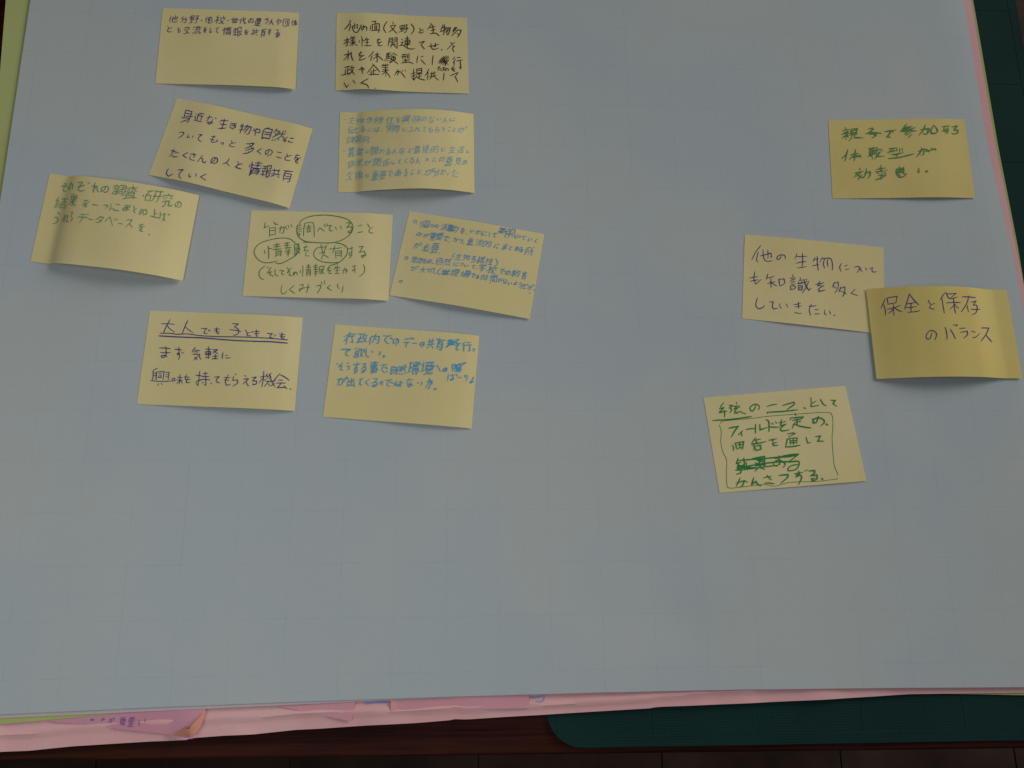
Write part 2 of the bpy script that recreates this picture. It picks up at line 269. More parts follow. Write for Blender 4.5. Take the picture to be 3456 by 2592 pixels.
'流': [[26,26,26,23,33,15,33,10],[2,61,12,42],[3,2,8,4],[16,63,23,55,25,36],[52,36,53,62,61,63,63,61,63,55],[38,0,41,9],[0,23,7,26],[38,61,38,36],[54,24,21,27],[19,9,61,9],[60,29,57,25,54,24,53,20,50,16]],
'然': [[29,44,32,43,40,37,44,30,45,26,48,25],[16,16,25,19],[48,25,51,26,58,40,62,42],[23,54,24,61],[57,51,63,61],[57,2,61,8],[8,52,4,60,0,63],[43,61,40,53],[17,30,9,26],[63,16,36,16],[48,25,48,1],[2,42,4,43,7,41,16,34,17,30,20,30,23,25,29,12,29,6,15,6],[15,0,15,6,12,7,2,22]],
'物': [[43,13,40,25,29,44],[38,56,50,34,54,17,54,12],[24,34,1,40],[14,0,14,63],[20,15,3,15],[34,12,63,13,62,33,59,57,57,61,48,62],[0,25,3,15,4,5],[27,24,34,12,36,0]],
'率': [[16,28,16,30,2,36],[45,37,41,33],[40,29,41,33],[61,37,49,30,48,30],[4,16,12,21],[57,16,50,22],[0,47,63,47],[31,43,31,63],[2,7,62,7],[20,36,41,33],[41,15,37,20,33,21,32,26,26,30,25,35],[33,21,24,21,25,16,33,5,31,0]],
'現': [[49,39,50,63,61,63,63,61,63,56],[20,63,26,61,32,56,35,50,36,39],[58,26,29,26],[58,13,29,13],[11,46,11,2],[19,24,2,24],[20,1,1,1],[36,39,58,39,58,0,29,1,29,39,36,39],[22,43,20,45,11,46,0,51]],
'環': [[31,52,31,62],[52,54,61,49],[23,21,63,21],[38,0,38,13],[49,0,49,13],[31,62,37,62,45,60],[9,52,9,3],[49,0,27,0,26,12,59,13,60,0,49,0],[14,26,2,26],[39,43,57,42,58,40,58,31,28,30,28,41,39,43],[63,63,61,63,53,57,52,54,47,50,45,42],[16,3,2,3],[15,51,10,51,0,56],[22,55,31,52,39,43]],
'生': [[7,38,56,38],[63,63,0,63],[9,15,59,15],[31,63,31,0],[1,27,7,15,10,13,12,2]],
'的': [[39,30,49,43],[0,33,23,33],[12,0,9,12],[45,63,55,63,59,60,62,39,63,12,39,12],[0,62,0,13,23,12,23,56,0,57],[41,0,39,12,37,12,31,24]],
'直': [[53,51,11,51],[11,28,53,28],[11,39,53,39],[61,6,2,6],[63,63,0,63],[53,63,52,17,11,18,11,63],[31,0,29,17]],
'研': [[6,54,20,54,20,25,6,25],[0,36,0,33,5,32],[29,63,33,57,36,45,38,0],[55,0,55,63],[21,0,1,0],[63,29,29,29],[32,0,61,0],[6,60,5,26,10,0]],
'究': [[23,16,4,26],[30,7,29,0],[40,16,58,26],[63,53,61,62,50,63,46,61,46,37,3,37],[1,63,7,61,19,53,25,40,25,30],[0,14,1,8,30,7,61,8,61,14]],
'結': [[0,63,2,49],[4,38,20,36],[59,61,32,61],[59,61,58,40,33,40,32,61],[22,57,20,47],[13,61,12,49],[13,0,2,20,2,21,13,21],[45,0,45,26],[28,9,63,9],[31,27,60,27],[22,41,23,38,20,36,20,29],[4,38,5,34,9,29,18,14]],
'総': [[15,46,16,57],[21,44,23,52],[6,58,8,46],[51,27,34,29,35,23,41,11],[11,34,13,36,18,36,22,34],[36,1,35,5,28,16],[38,61,36,58,36,44],[31,46,27,58],[39,35,45,40],[57,56,52,45],[50,55,48,61],[17,0,9,16,8,20],[8,20,16,20],[48,1,52,8,57,15],[21,27,24,39],[54,31,48,18],[0,63,37,63,38,61,48,61,49,63,63,63],[7,38,11,34,11,31,21,13]],
'育': [[52,41,11,41],[39,13,44,13],[52,51,11,51],[15,20,14,18,20,14,20,9],[28,0,31,2,33,8],[11,62,11,33,12,31,52,31,52,60,49,63,38,63],[0,8,63,8],[8,22,15,20,18,22,49,20,56,22],[49,20,48,17,44,13,44,8]],
'自': [[0,43,63,43],[63,60,2,60,0,62],[27,10,29,0],[63,27,0,27],[0,62,0,63,0,62],[63,60,63,10,1,10,0,62]],
'興': [[14,31,5,31],[21,45,22,1,43,2,43,45],[60,62,44,53],[35,11,27,11],[19,54,3,63],[13,16,5,16],[58,16,51,16],[58,31,50,31],[36,27,35,35,27,34,28,20,36,20,36,27],[63,45,0,45],[14,0,5,3,6,45],[58,45,58,1,50,1]],
'良': [[52,20,0,20],[27,6,26,0],[40,52,56,42,59,42],[22,59,0,63],[0,63,0,7,52,7,51,34,0,34],[63,62,59,63,47,59,42,56,40,52,33,51,24,42,22,35]],
'行': [[0,36,4,32,10,31],[3,11,6,9,15,0],[40,63,50,62,52,60,52,25],[61,5,29,5],[63,25,26,25],[16,18,10,29,10,63]],
'要': [[47,39,46,46,40,51,39,55],[16,50,18,39],[29,56,27,59,17,61,5,63,0,61],[40,0,40,27],[2,0,61,0],[24,28,5,27,6,11,58,12,58,27,24,28],[63,39,0,39],[23,38,26,30,23,26,23,0],[9,51,16,50,28,53,29,56,39,55,40,57,59,62]],
'見': [[63,55,62,61,61,63,40,63,39,61,39,40],[9,26,52,26],[9,13,52,13],[19,40,19,45,16,54,9,61,0,63],[19,40,52,38,52,0,9,1,9,39,19,40]],
'親': [[36,14,58,14],[23,13,21,24],[16,6,13,0],[29,63,34,60,38,55,40,40],[2,55,7,45],[58,27,36,27],[27,52,24,45],[8,24,9,18,7,13],[51,40,52,61,61,62,63,61,63,54],[27,6,2,6],[10,61,14,61,16,58,16,25],[2,37,27,37],[40,40,58,40,58,2,36,2,36,40,40,40],[0,24,28,24]],
'調': [[19,32,3,32],[2,22,19,22],[39,52,53,52,54,39,39,39,39,52],[19,59,19,42,2,43,2,59],[9,0,12,6],[21,12,0,12],[56,28,38,28],[40,16,54,16],[2,59,19,59,23,61,27,56,30,43,31,2,63,2,63,61,61,63,55,63,53,61],[47,9,47,28]],
'身': [[52,35,57,35,63,28],[29,7,31,0],[52,19,11,19],[52,30,11,30],[43,43,41,46,34,51,14,60,0,63],[37,63,50,62,52,58,51,7,12,7,11,42],[51,42,1,42]],
'農': [[17,46,17,62,33,60],[15,38,54,38],[45,57,46,55,56,51,57,46],[56,13,6,13],[22,0,22,21],[39,0,39,21],[0,62,4,51,6,30,61,30],[22,21,55,22,56,20,56,6,7,5,6,21,22,21],[5,46,63,46],[61,63,46,60,45,57,39,56,34,51,34,46]],
'近': [[49,23,49,53],[63,63,24,63,10,56],[3,2,10,11],[4,58,10,56],[0,28,10,28,10,56],[22,52,27,30,27,4,56,0,61,1],[27,22,63,22]],
'違': [[22,40,20,40,22,40],[9,56,9,30,0,30],[9,56,27,63,62,63],[9,56,1,61],[23,49,24,41,22,40],[45,32,55,32,56,30,56,22,25,22,25,32,45,32],[62,40,22,40],[61,50,23,49],[45,55,45,32],[54,14,53,6,22,6],[17,15,63,15],[34,14,34,8,38,0]],
'重': [[55,31,8,31],[63,63,0,63],[58,51,6,51],[62,12,1,12],[31,41,9,41,8,22,55,22,55,41,31,41],[31,2,31,63],[55,0,32,1,31,2,8,2]],
'野': [[40,63,48,62,49,27],[51,16,59,7,60,2,38,1],[2,41,29,41],[2,14,30,14],[16,57,15,0],[30,14,30,26,28,27,2,27,2,1,29,0,30,14],[31,56,0,60],[60,40,63,32,63,27,37,27],[57,27,56,22,51,16,42,12]],
'間': [[63,12,38,12],[44,45,19,45],[25,12,0,12],[19,56,19,33,43,32,44,55,19,56],[51,63,61,62,63,60,63,1,38,1,38,22,63,22],[0,22,25,22,24,0,2,0,0,2,0,63]],
'関': [[31,35,31,46],[42,27,40,34],[31,46,46,58],[38,11,63,11],[22,35,21,28],[0,11,25,11],[31,46,25,54,13,58],[0,63,0,2,2,0,25,1,24,21,0,21],[63,22,39,22,38,1,63,1,63,59,60,62,52,61],[49,35,13,35],[13,45,29,45,31,46,35,45,51,45]],
'際': [[35,16,30,13],[56,51,62,59],[35,63,41,63,43,61,43,42],[63,32,56,28],[28,51,22,59],[9,46,12,46,16,43,16,32,10,22,16,4,0,3,0,62],[54,20,56,19,62,10,62,6,29,5],[39,5,39,9,37,16,35,16,34,22,28,29,26,29],[60,41,25,41],[29,0,29,5,20,16],[25,21,29,23,33,30,53,30,56,28],[56,28,54,20,51,19,46,5]],
'験': [[8,46,9,56],[0,59,2,45],[16,54,14,44],[48,43,41,54,31,62],[18,43,22,50,26,50],[61,14,48,0,44,2,36,14],[24,24,4,24],[48,43,61,42,61,29,33,28,33,42,48,43],[4,13,24,13,27,16,31,16,33,14,36,14],[61,14,57,17,38,17,36,14],[16,2,16,36],[26,2,4,2,4,36,26,36,25,60,22,63,17,63],[63,61,53,53,48,43,47,17]],
}
# ---------------------------------------------------------------- floor and table
def wood_mat():
    m, nt, b = new_mat('dark red lacquered wood')
    P = pos_(nt)
    mp = nd(nt, 'ShaderNodeMapping'); nt.links.new(P, mp.inputs[0]); mp.inputs['Scale'].default_value = (2.2, 70, 70); mp.inputs['Rotation'].default_value = (0, 0, 0.0)
    n1 = noise_(nt, mp.outputs[0], 1.0, 5, 0.6)
    mp2 = nd(nt, 'ShaderNodeMapping'); nt.links.new(P, mp2.inputs[0]); mp2.inputs['Scale'].default_value = (8, 420, 420)
    n2 = noise_(nt, mp2.outputs[0], 1.0, 4, 0.7)
    f = ramp(nt, math_(nt, 'ADD', math_(nt, 'MULTIPLY', n1, 0.65), math_(nt, 'MULTIPLY', n2, 0.35)), 0.38, 0.64)
    c = mixc(nt, f, (0.012, 0.0040, 0.0035, 1), (0.068, 0.017, 0.010, 1))
    nt.links.new(c, b.inputs['Base Color'])
    b.inputs['Roughness'].default_value = 0.6; b.inputs['Specular IOR Level'].default_value = 0.05
    bm = nd(nt, 'ShaderNodeBump'); bm.inputs['Strength'].default_value = 0.2; bm.inputs['Distance'].default_value = 0.0003
    nt.links.new(n2, bm.inputs['Height']); nt.links.new(bm.outputs[0], b.inputs['Normal'])
    return m
WOOD = wood_mat()

def tile_mat():
    m, nt, b = new_mat('worn dark brown floor tile')
    P = pos_(nt)
    c = mixc(nt, ramp(nt, noise_(nt, P, 5, 5, 0.65), 0.35, 0.68), (0.020, 0.010, 0.008, 1), (0.050, 0.029, 0.020, 1))
    nt.links.new(c, b.inputs['Base Color']); b.inputs['Roughness'].default_value = 0.7; b.inputs['Specular IOR Level'].default_value = 0.1
    return m
TILE = tile_mat()
def plain(name, col, rough=0.6, spec=0.3):
    m, nt, b = new_mat(name); P = pos_(nt)
    c = mixc(nt, ramp(nt, noise_(nt, P, 300, 3), 0.3, 0.7), tuple(x * .9 for x in col[:3]) + (1,), tuple(min(1, x * 1.1) for x in col[:3]) + (1,))
    nt.links.new(c, b.inputs['Base Color']); b.inputs['Roughness'].default_value = rough; b.inputs['Specular IOR Level'].default_value = spec
    return m

ZF = -0.62
fl = mesh('floor', [(-6, -5, ZF - .004), (6, -5, ZF - .004), (6, 6, ZF - .004), (-6, 6, ZF - .004)], [(0, 1, 2, 3)], plain('dark floor joint', (0.014, 0.009, 0.008)))
tag(fl, kind='structure')
tj = [at(x, 2592, ZF).x for x in (321, 976, 1612, 2226, 2834, 3431)]
T = (tj[-1] - tj[0]) / 5
ty = at(1728, 2700, ZF).y
def tile_mesh():
    g = 0.0008; h = T / 2 - g; b = 0.001
    vs = [(-h, -h, -.003), (h, -h, -.003), (h, h, -.003), (-h, h, -.003), (-h, -h, -b), (h, -h, -b), (h, h, -b), (-h, h, -b),
          (-h + b, -h + b, 0), (h - b, -h + b, 0), (h - b, h - b, 0), (-h + b, h - b, 0)]
    fs = [(0, 1, 5, 4), (1, 2, 6, 5), (2, 3, 7, 6), (3, 0, 4, 7), (4, 5, 9, 8), (5, 6, 10, 9), (6, 7, 11, 10), (7, 4, 8, 11), (8, 9, 10, 11)]
    return vs, fs
proto = None
for iy in range(-2, 3):
    for ix in range(-2, 8):
        if proto is None:
            o = proto = mesh('floor_tile', *tile_mesh(), TILE, fl, smooth=False)
        else:
            o = proto.copy(); COL.objects.link(o); o.parent = fl
        o.location = (tj[0] + (ix - .5) * T, ty + iy * T, ZF)

# table top: front edge through the two measured ends
e0, e1 = at(0, 2571, 0), at(3456, 2527, 0)
dx = (e1 - e0).normalized(); dy = Vector((-dx.y, dx.x, 0))
a0 = e0 - dx * 0.35; TW = (e1 - e0).length + 0.35 + 0.30; TD = 1.05
table = empty('wooden_table', a0 + Vector((0, 0, ZF)))
tag(table, 'dark reddish brown wooden table under all the paper sheets', 'table')
def slab(name, p0, L, D, z0, z1, bev, mat, parent, base):
    """rounded-edge slab spanned by dx, dy from p0"""
    ring = []
    for (u, v) in ((0, 0), (L, 0), (L, D), (0, D)):
        ring.append((u, v))
    def lay(ins, z):
        r = [(ins, ins), (L - ins, ins), (L - ins, D - ins), (ins, D - ins)]
        return [p0 + dx * u + dy * v + Vector((0, 0, z)) - base for u, v in r]
    L_ = [lay(0, z0)] + [lay(bev * (1 - math.cos(t)), z1 - bev + bev * math.sin(t)) for t in (0, .4, .8, 1.2, math.pi / 2)]
    vs = [v for l in L_ for v in l]; fs = [(3, 2, 1, 0)]
    for k in range(len(L_) - 1):
        for i in range(4):
            j = (i + 1) % 4; fs.append((k * 4 + i, k * 4 + j, k * 4 + 4 + j, k * 4 + 4 + i))
    n = (len(L_) - 1) * 4; fs.append((n, n + 1, n + 2, n + 3))
    return mesh(name, vs, fs, mat, parent, smooth=False)
tb = a0 + Vector((0, 0, ZF))
slab('table_top', a0, TW, TD, -0.028, 0.0, 0.003, WOOD, table, tb)
for u, v in ((.06, .06), (TW - .11, .06), (.06, TD - .11), (TW - .11, TD - .11)):
    slab('table_leg', a0 + dx * u + dy * v, .05, .05, ZF + 0.0005, -0.0285, .003, WOOD, table, tb)

# ---------------------------------------------------------------- cutting mat
def mat_mat():
    m, nt, b = new_mat('dark green cutting mat vinyl')
    P = pos_(nt)
    n = noise_(nt, P, 6, 3)
    c = mixc(nt, ramp(nt, n, .35, .65), (0.0080, 0.028, 0.026, 1), (0.0105, 0.036, 0.033, 1))
    v = nd(nt, 'ShaderNodeTexVoronoi'); v.inputs['Scale'].default_value = 420; v.inputs['Randomness'].default_value = 0.15
    nt.links.new(P, v.inputs['Vector'])
    c = mixc(nt, ramp(nt, v.outputs['Distance'], 0.2, 0.35, 0.25, 0.0), c, (0.045, 0.09, 0.08, 1))
    nt.links.new(c, b.inputs['Base Color']); b.inputs['Roughness'].default_value = 0.75; b.inputs['Specular IOR Level'].default_value = 0.02
    return m
MG = mat_mat()
MZ = 0.0028
m0, m1 = at(1846, 2527, MZ), at(3456, 2500, MZ)      # bottom edge
mx = (m1 - m0).normalized()
r0, r1 = at(3429, 0, MZ), at(3447, 90, MZ)
my = (r0 - r1).normalized()
# right edge meets bottom edge
den = mx.x * my.y - mx.y * my.x
w = r0 - m0; L = (w.x * my.y - w.y * my.x) / den
my = Vector((-mx.y, mx.x, 0)); L = mx.dot(r0 - m0)
H = 0.92
cm = empty('cutting_mat', m0)
tag(cm, 'dark green cutting mat with rounded corner lying under the right side of the sheets', 'cutting mat')
def rrect(L, H, r, ins, z):
    out = []
    for cx, cy, a in ((r, r, math.pi), (L - r, r, 1.5 * math.pi), (L - r, H - r, 0), (r, H - r, .5 * math.pi)):
        for k in range(13):
            t = a + k / 12 * math.pi / 2
            u, v = cx + (r - ins) * math.cos(t), cy + (r - ins) * math.sin(t)
            p = mx * u + my * v; out.append(Vector((p.x, p.y, z)))
    return out
r = 0.034
rs = [rrect(L, H, r, 0.0, -MZ + 0.0002), rrect(L, H, r, 0, -0.0004), rrect(L, H, r, 0.0004, 0)]
vs = [v for x in rs for v in x]; n = len(rs[0]); fs = []
for k in range(2):
    for i in range(n):
        j = (i + 1) % n; fs.append((k * n + i, k * n + j, (k + 1) * n + j, (k + 1) * n + i))
fs.append(tuple(range(2 * n, 3 * n)))
mesh('mat_body', vs, fs, MG, cm, smooth=False)
LINE = plain('pale green printed line', (0.015, 0.045, 0.041), 0.75, 0.02)
def mat_lines():
    b = 0.0105; g = mx.dot(at(1884, 2487, MZ) - m0); gb = my.dot(at(1884, 2487, MZ) - m0)
    hw = 0.00035; vs = []; fs = []
    def bar(u0, v0, u1, v1, z=0.0002):
        k = len(vs)
        for u, v in ((u0, v0), (u1, v0), (u1, v1), (u0, v1)):
            p = mx * u + my * v; vs.append(Vector((p.x, p.y, z)))
        fs.append((k, k + 1, k + 2, k + 3))
    x1 = L - g; y1 = H - gb
    bar(g, gb - hw, x1, gb + hw); bar(g, y1 - hw, x1, y1 + hw); bar(g - hw, gb + .001, g + hw, y1 - .001, .00035); bar(x1 - hw, gb + .001, x1 + hw, y1 - .001, .00035)
    u = mx.dot(at(2209, 2483, MZ) - m0); s = mx.dot(at(2566, 2478, MZ) - at(2209, 2483, MZ))
    us = []
    while u < x1 - .01:
        us.append(u); u += s
    for u in us: bar(u - hw * .8, gb + .001, u + hw * .8, y1 - .001, .0004)
    v = gb + s
    while v < y1 - .01:
        bar(g + .001, v - hw * .8, x1 - .001, v + hw * .8, .0005); v += s
    return mesh('printed_grid', vs, fs, LINE, cm, smooth=False)
mat_lines()

# ---------------------------------------------------------------- large sheets of paper
def polyline(pts, z):
    W = [at(x, y, z) for x, y in pts]
    d = [0]
    for a, b in zip(W, W[1:]): d.append(d[-1] + (b - a).length)
    def f(t):
        s = t * d[-1]
        for i in range(len(W) - 1):
            if s <= d[i + 1] or i == len(W) - 2:
                k = (s - d[i]) / (d[i + 1] - d[i]); return W[i].lerp(W[i + 1], k)
    return f
def sheet(name, z, left, right, bottom, top, mat, label, nx=150, ny=110, extra=None, th=0.0002):
    """a large sheet: edges measured on the photograph; left and right run top to bottom, top and bottom run left to right"""
    Lf, Rf, Bf, Tf = (polyline(p, z) for p in (left, right, bottom, top))
    c = [Tf(0), Tf(1), Bf(0), Bf(1)]
    vs, fs = [], []
    base = (c[0] + c[1] + c[2] + c[3]) / 4
    for j in range(ny + 1):
        t = j / ny; t = 1 - (1 - t) ** 1.35       # denser near the bottom edge
        for i in range(nx + 1):
            s = i / nx
            p = Tf(s) * (1 - t) + Bf(s) * t + Lf(t) * (1 - s) + Rf(t) * s \
                - (c[0] * (1 - s) * (1 - t) + c[1] * s * (1 - t) + c[2] * (1 - s) * t + c[3] * s * t)
            p.z = z + wave(p.x, p.y) + (extra(s, t, p) if extra else 0)
            vs.append(p - base)
    for j in range(ny):
        for i in range(nx):
            a = j * (nx + 1) + i; fs.append((a, a + nx + 1, a + nx + 2, a + 1))
    o = mesh(name, vs, fs, mat, None); o.location = base
    sheet_solid(o, th); tag(o, label, 'paper sheet')
    return o, [v + base for v in vs], fs

gx = at(1681, 1721, 0.007); 
WHITE = paper_mat('white gridded chart paper', (0.462, 0.508, 0.530, 1), (0.490, 0.520, 0.512, 1), 0.0, (gx.x, gx.y, 0.0500), grain=0.035)
WHITE2 = paper_mat('thin white paper', (0.56, 0.48, 0.48, 1), (0.60, 0.52, 0.52, 1), 0.0)
PINK = paper_mat('pale pink chart paper', (0.77, 0.41, 0.42, 1), (0.79, 0.46, 0.46, 1), 0.0)
LIME = paper_mat('yellow green chart paper', (0.40, 0.42, 0.14, 1), (0.45, 0.45, 0.17, 1), 0.0)
LIME2 = paper_mat('fresh green chart paper', (0.45, 0.48, 0.17, 1), (0.47, 0.51, 0.20, 1), 0.0)
YELLOW = paper_mat('pale yellow note paper', (0.90, 0.765, 0.37, 1), (0.94, 0.81, 0.43, 1), 0.20, grain=0.04)
YELLOW2 = paper_mat('deep yellow note paper', (0.82, 0.66, 0.24, 1), (0.86, 0.70, 0.27, 1), 0.18, grain=0.04)
YELLOW3 = paper_mat('strong yellow note paper', (0.88, 0.70, 0.23, 1), (0.92, 0.75, 0.29, 1), 0.20, grain=0.04)
PNOTE = paper_mat('bright pink note paper', (0.70, 0.32, 0.40, 1), (0.74, 0.37, 0.48, 1), 0.1)
PNOTE2 = paper_mat('rose pink note paper', (0.76, 0.36, 0.41, 1), (0.80, 0.40, 0.46, 1), 0.1)

def tri(x, a, b, c):
    return 0 if x <= a or x >= c else ((x - a) / (b - a) if x < b else (c - x) / (c - b))
# lowest: the lime sheet seen right of the pink one
sheet('chart_paper', 0.0036, [(1200, -250), (1150, 2300)], [(3281, 2), (3367, 500), (3432, 834), (3456, 978), (3760, 2352)],
      [(1150, 2300), (3070, 2339), (3456, 2346), (3760, 2352)], [(1200, 4), (3281, 4)], LIME,
      'dull yellow green paper sheet whose edge shows between the pink sheet and the cutting mat', 90, 60)
# pink sheet with ragged bottom edge and a soft crease along it
def pink_extra(s, t, p):
    e = 0
    q = at(1000, 2425, 0.0045)
    d = (1 - t)
    e += 0.0022 * max(0, mnoise.noise(Vector((p.x * 22, p.y * 30, 5)))) * min(1, max(0, (0.06 - d) / 0.03)) 
    e += 0.0020 * math.exp(-((d - 0.014 - 0.004 * math.sin(s * 9)) / 0.003) ** 2) * (1 if s < .75 else max(0, 1 - (s - .75) * 6))
    return e
sheet('chart_paper', 0.0045, [(70, -300), (45, 0), (20, 265), (-110, 1900), (-250, 2555)], [(3230, -300), (3273, 0), (3359, 500), (3425, 834), (3456, 985), (3720, 2335)],
      [(-250, 2555), (0, 2537), (100, 2533), (249, 2517), (362, 2510), (440, 2505), (520, 2500), (560, 2499), (633, 2495), (650, 2489), (768, 2480), (860, 2476), (1000, 2461), (1080, 2457), (1250, 2445), (1407, 2437),
       (1525, 2427), (1532, 2424), (1575, 2425), (1700, 2417), (2000, 2399), (2198, 2387), (2212, 2383), (2549, 2368), (2780, 2357), (3070, 2339), (3456, 2334), (3720, 2331)],
      [(70, -300), (3230, -300)], PINK, 'pale pink paper sheet with wavy lower edge, sticking out below the white one', 240, 130, pink_extra)
tag_pink = [o for o in COL.objects if o.name.startswith('chart_paper')][-1]
# fresh green strip at the left, over the pink sheet
sheet('chart_paper', 0.0062, [(45, -300), (22, 0), (0, 265), (-140, 1900), (-190, 2460)], [(1500, -300), (1600, 2300)],
      [(-190, 2460), (0, 2446), (163, 2434), (475, 2406), (1600, 2320)], [(45, -300), (1500, -300)], LIME2,
      'fresh yellow green paper sheet showing as a strip along the left edge', 80, 60)
sheet('chart_paper', 0.0068, [(170, -300), (110, 200), (-250, 2440)], [(1900, -300), (1900, 2340)],
      [(-250, 2449), (0, 2431), (500, 2404), (800, 2388), (1000, 2378), (1300, 2361), (1900, 2335)], [(170, -300), (1900, -300)], WHITE2,
      'thin greyish pink paper sheet peeping out below the left half of the large white sheet', 80, 60)
def white_extra(s, t, p):
    return -0.0012 * max(0, (s - 0.965) / 0.035) ** 2 + 0.0005 * max(0, (t - .9) / .1) * mnoise.noise(Vector((p.x * 8, 0, 3)))
ZW = 0.0078
big, bvs, bfs = sheet('chart_paper', ZW, [(150, -300), (105, 0), (10, 627), (-262, 2425)], [(3203, -300), (3251, 0), (3335, 500), (3420, 870), (3456, 1057), (3680, 2315)],
      [(-262, 2427), (0, 2413), (500, 2389), (1000, 2369), (1500, 2352), (2000, 2338), (2500, 2327), (3000, 2322), (3456, 2319), (3680, 2315)],
      [(150, -300), (3203, -300)], WHITE, 'large white gridded chart paper on top of the pile carrying the yellow notes', 220, 150, white_extra)
# ---------------------------------------------------------------- sticky notes
INK = {
 'navy':  ink_mat('navy ink', (0.016, 0.016, 0.23, 1), 0.05),
 'ball':  ink_mat('violet ballpoint ink', (0.04, 0.035, 0.20, 1), 0.2),
 'black': ink_mat('black ink', (0.014, 0.011, 0.014, 1), 0.04),
 'green': ink_mat('green felt pen ink', (0.03, 0.20, 0.055, 1), 0.08),
 'dgreen': ink_mat('worn green marker ink', (0.010, 0.20, 0.045, 1), 0.22),
 'pgreen': ink_mat('fading green pen ink', (0.05, 0.27, 0.15, 1), 0.40),
 'bgreen': ink_mat('bright green marker ink', (0.008, 0.22, 0.05, 1), 0.05),
 'cyan':  ink_mat('light blue marker ink', (0.12, 0.42, 0.62, 1), 0.35),
 'cyan2': ink_mat('sky blue marker ink', (0.05, 0.36, 0.62, 1), 0.12),
 'blue':  ink_mat('mid blue marker ink', (0.07, 0.31, 0.60, 1), 0.20),
 'pblue': ink_mat('blue marker ink on pink paper', (0.16, 0.30, 0.62, 1), 0.25, (0.72, 0.35, 0.36, 1)),
 'pviolet': ink_mat('violet ink on pink paper', (0.14, 0.06, 0.30, 1), 0.35, (0.72, 0.30, 0.42, 1)),
}
def prof(knots, u):
    """smooth height curve through the knots (no overshoot below the paper)"""
    for i, ((a, ha), (b, hb)) in enumerate(zip(knots, knots[1:])):
        if u <= b or i == len(knots) - 2:
            def slope(j):
                if j <= 0: return (knots[1][1] - knots[0][1]) / (knots[1][0] - knots[0][0]) * .6
                if j >= len(knots) - 1: return (knots[-1][1] - knots[-2][1]) / (knots[-1][0] - knots[-2][0])
                s0 = (knots[j][1] - knots[j-1][1]) / (knots[j][0] - knots[j-1][0]); s1 = (knots[j+1][1] - knots[j][1]) / (knots[j+1][0] - knots[j][0])
                if s0 * s1 <= 0: return 0
                return 2 * s0 * s1 / (s0 + s1)
            L = b - a; t = (u - a) / L; m0, m1 = slope(i) * L, slope(i + 1) * L
            return (2*t**3-3*t*t+1)*ha + (t**3-2*t*t+t)*m0 + (-2*t**3+3*t*t)*hb + (t**3-t*t)*m1
def glyph_strokes(text, rot, rnd, slant=0.10):
    """characters written one by one into their measured boxes, each a little uneven"""
    out = []
    for tok in text.split(';'):
        tok = tok.strip()
        if not tok: continue
        ch = tok[0]; cx, cy, w, h = map(float, tok[1:].split(','))
        a = math.radians(rot + rnd.uniform(-3, 3)); ca, sa = math.cos(a), math.sin(a)
        if ch in '.・':
            out.append([(cx - 3, cy - 1), (cx + 3, cy + 2)]); continue
        sh = slant + rnd.uniform(-.08, .08); rise = rnd.uniform(0.02, 0.12); sd = rnd.uniform(0, 99)
        k = min(w, h) * 0.045
        for s in GLYPH[ch]:
            jx, jy = rnd.uniform(-.5, .5) * k, rnd.uniform(-.5, .5) * k
            pts = []
            for i in range(0, len(s), 2):
                gx = s[i] / 63 - .5; gy = s[i + 1] / 63 - .5
                nx = mnoise.noise(Vector((gx * 2.2, gy * 2.2, sd))) * .16
                ny = mnoise.noise(Vector((gx * 2.2 + 7, gy * 2.2, sd))) * .16
                x = (gx + nx - sh * gy) * w + jx; y = (gy + ny - rise * gx) * h + jy
                pts.append((cx + x * ca - y * sa, cy + x * sa + y * ca))
            if len(pts) > 1:                      # strokes overshoot or fall short at the ends
                (x0, y0), (x1, y1) = pts[-2], pts[-1]
                e = rnd.uniform(-.04, .12)
                pts[-1] = (x1 + (x1 - x0) * e, y1 + (y1 - y0) * e)
            out.append(pts)
    return out
def hand_strokes(text):
    out = []
    for s in text.replace('\n', ' ').split(';'):
        p = [tuple(map(float, q.split(','))) for q in s.split()]
        if len(p) == 1: p.append((p[0][0] + 4, p[0][1] + 4))
        if p: out.append(p)
    return out
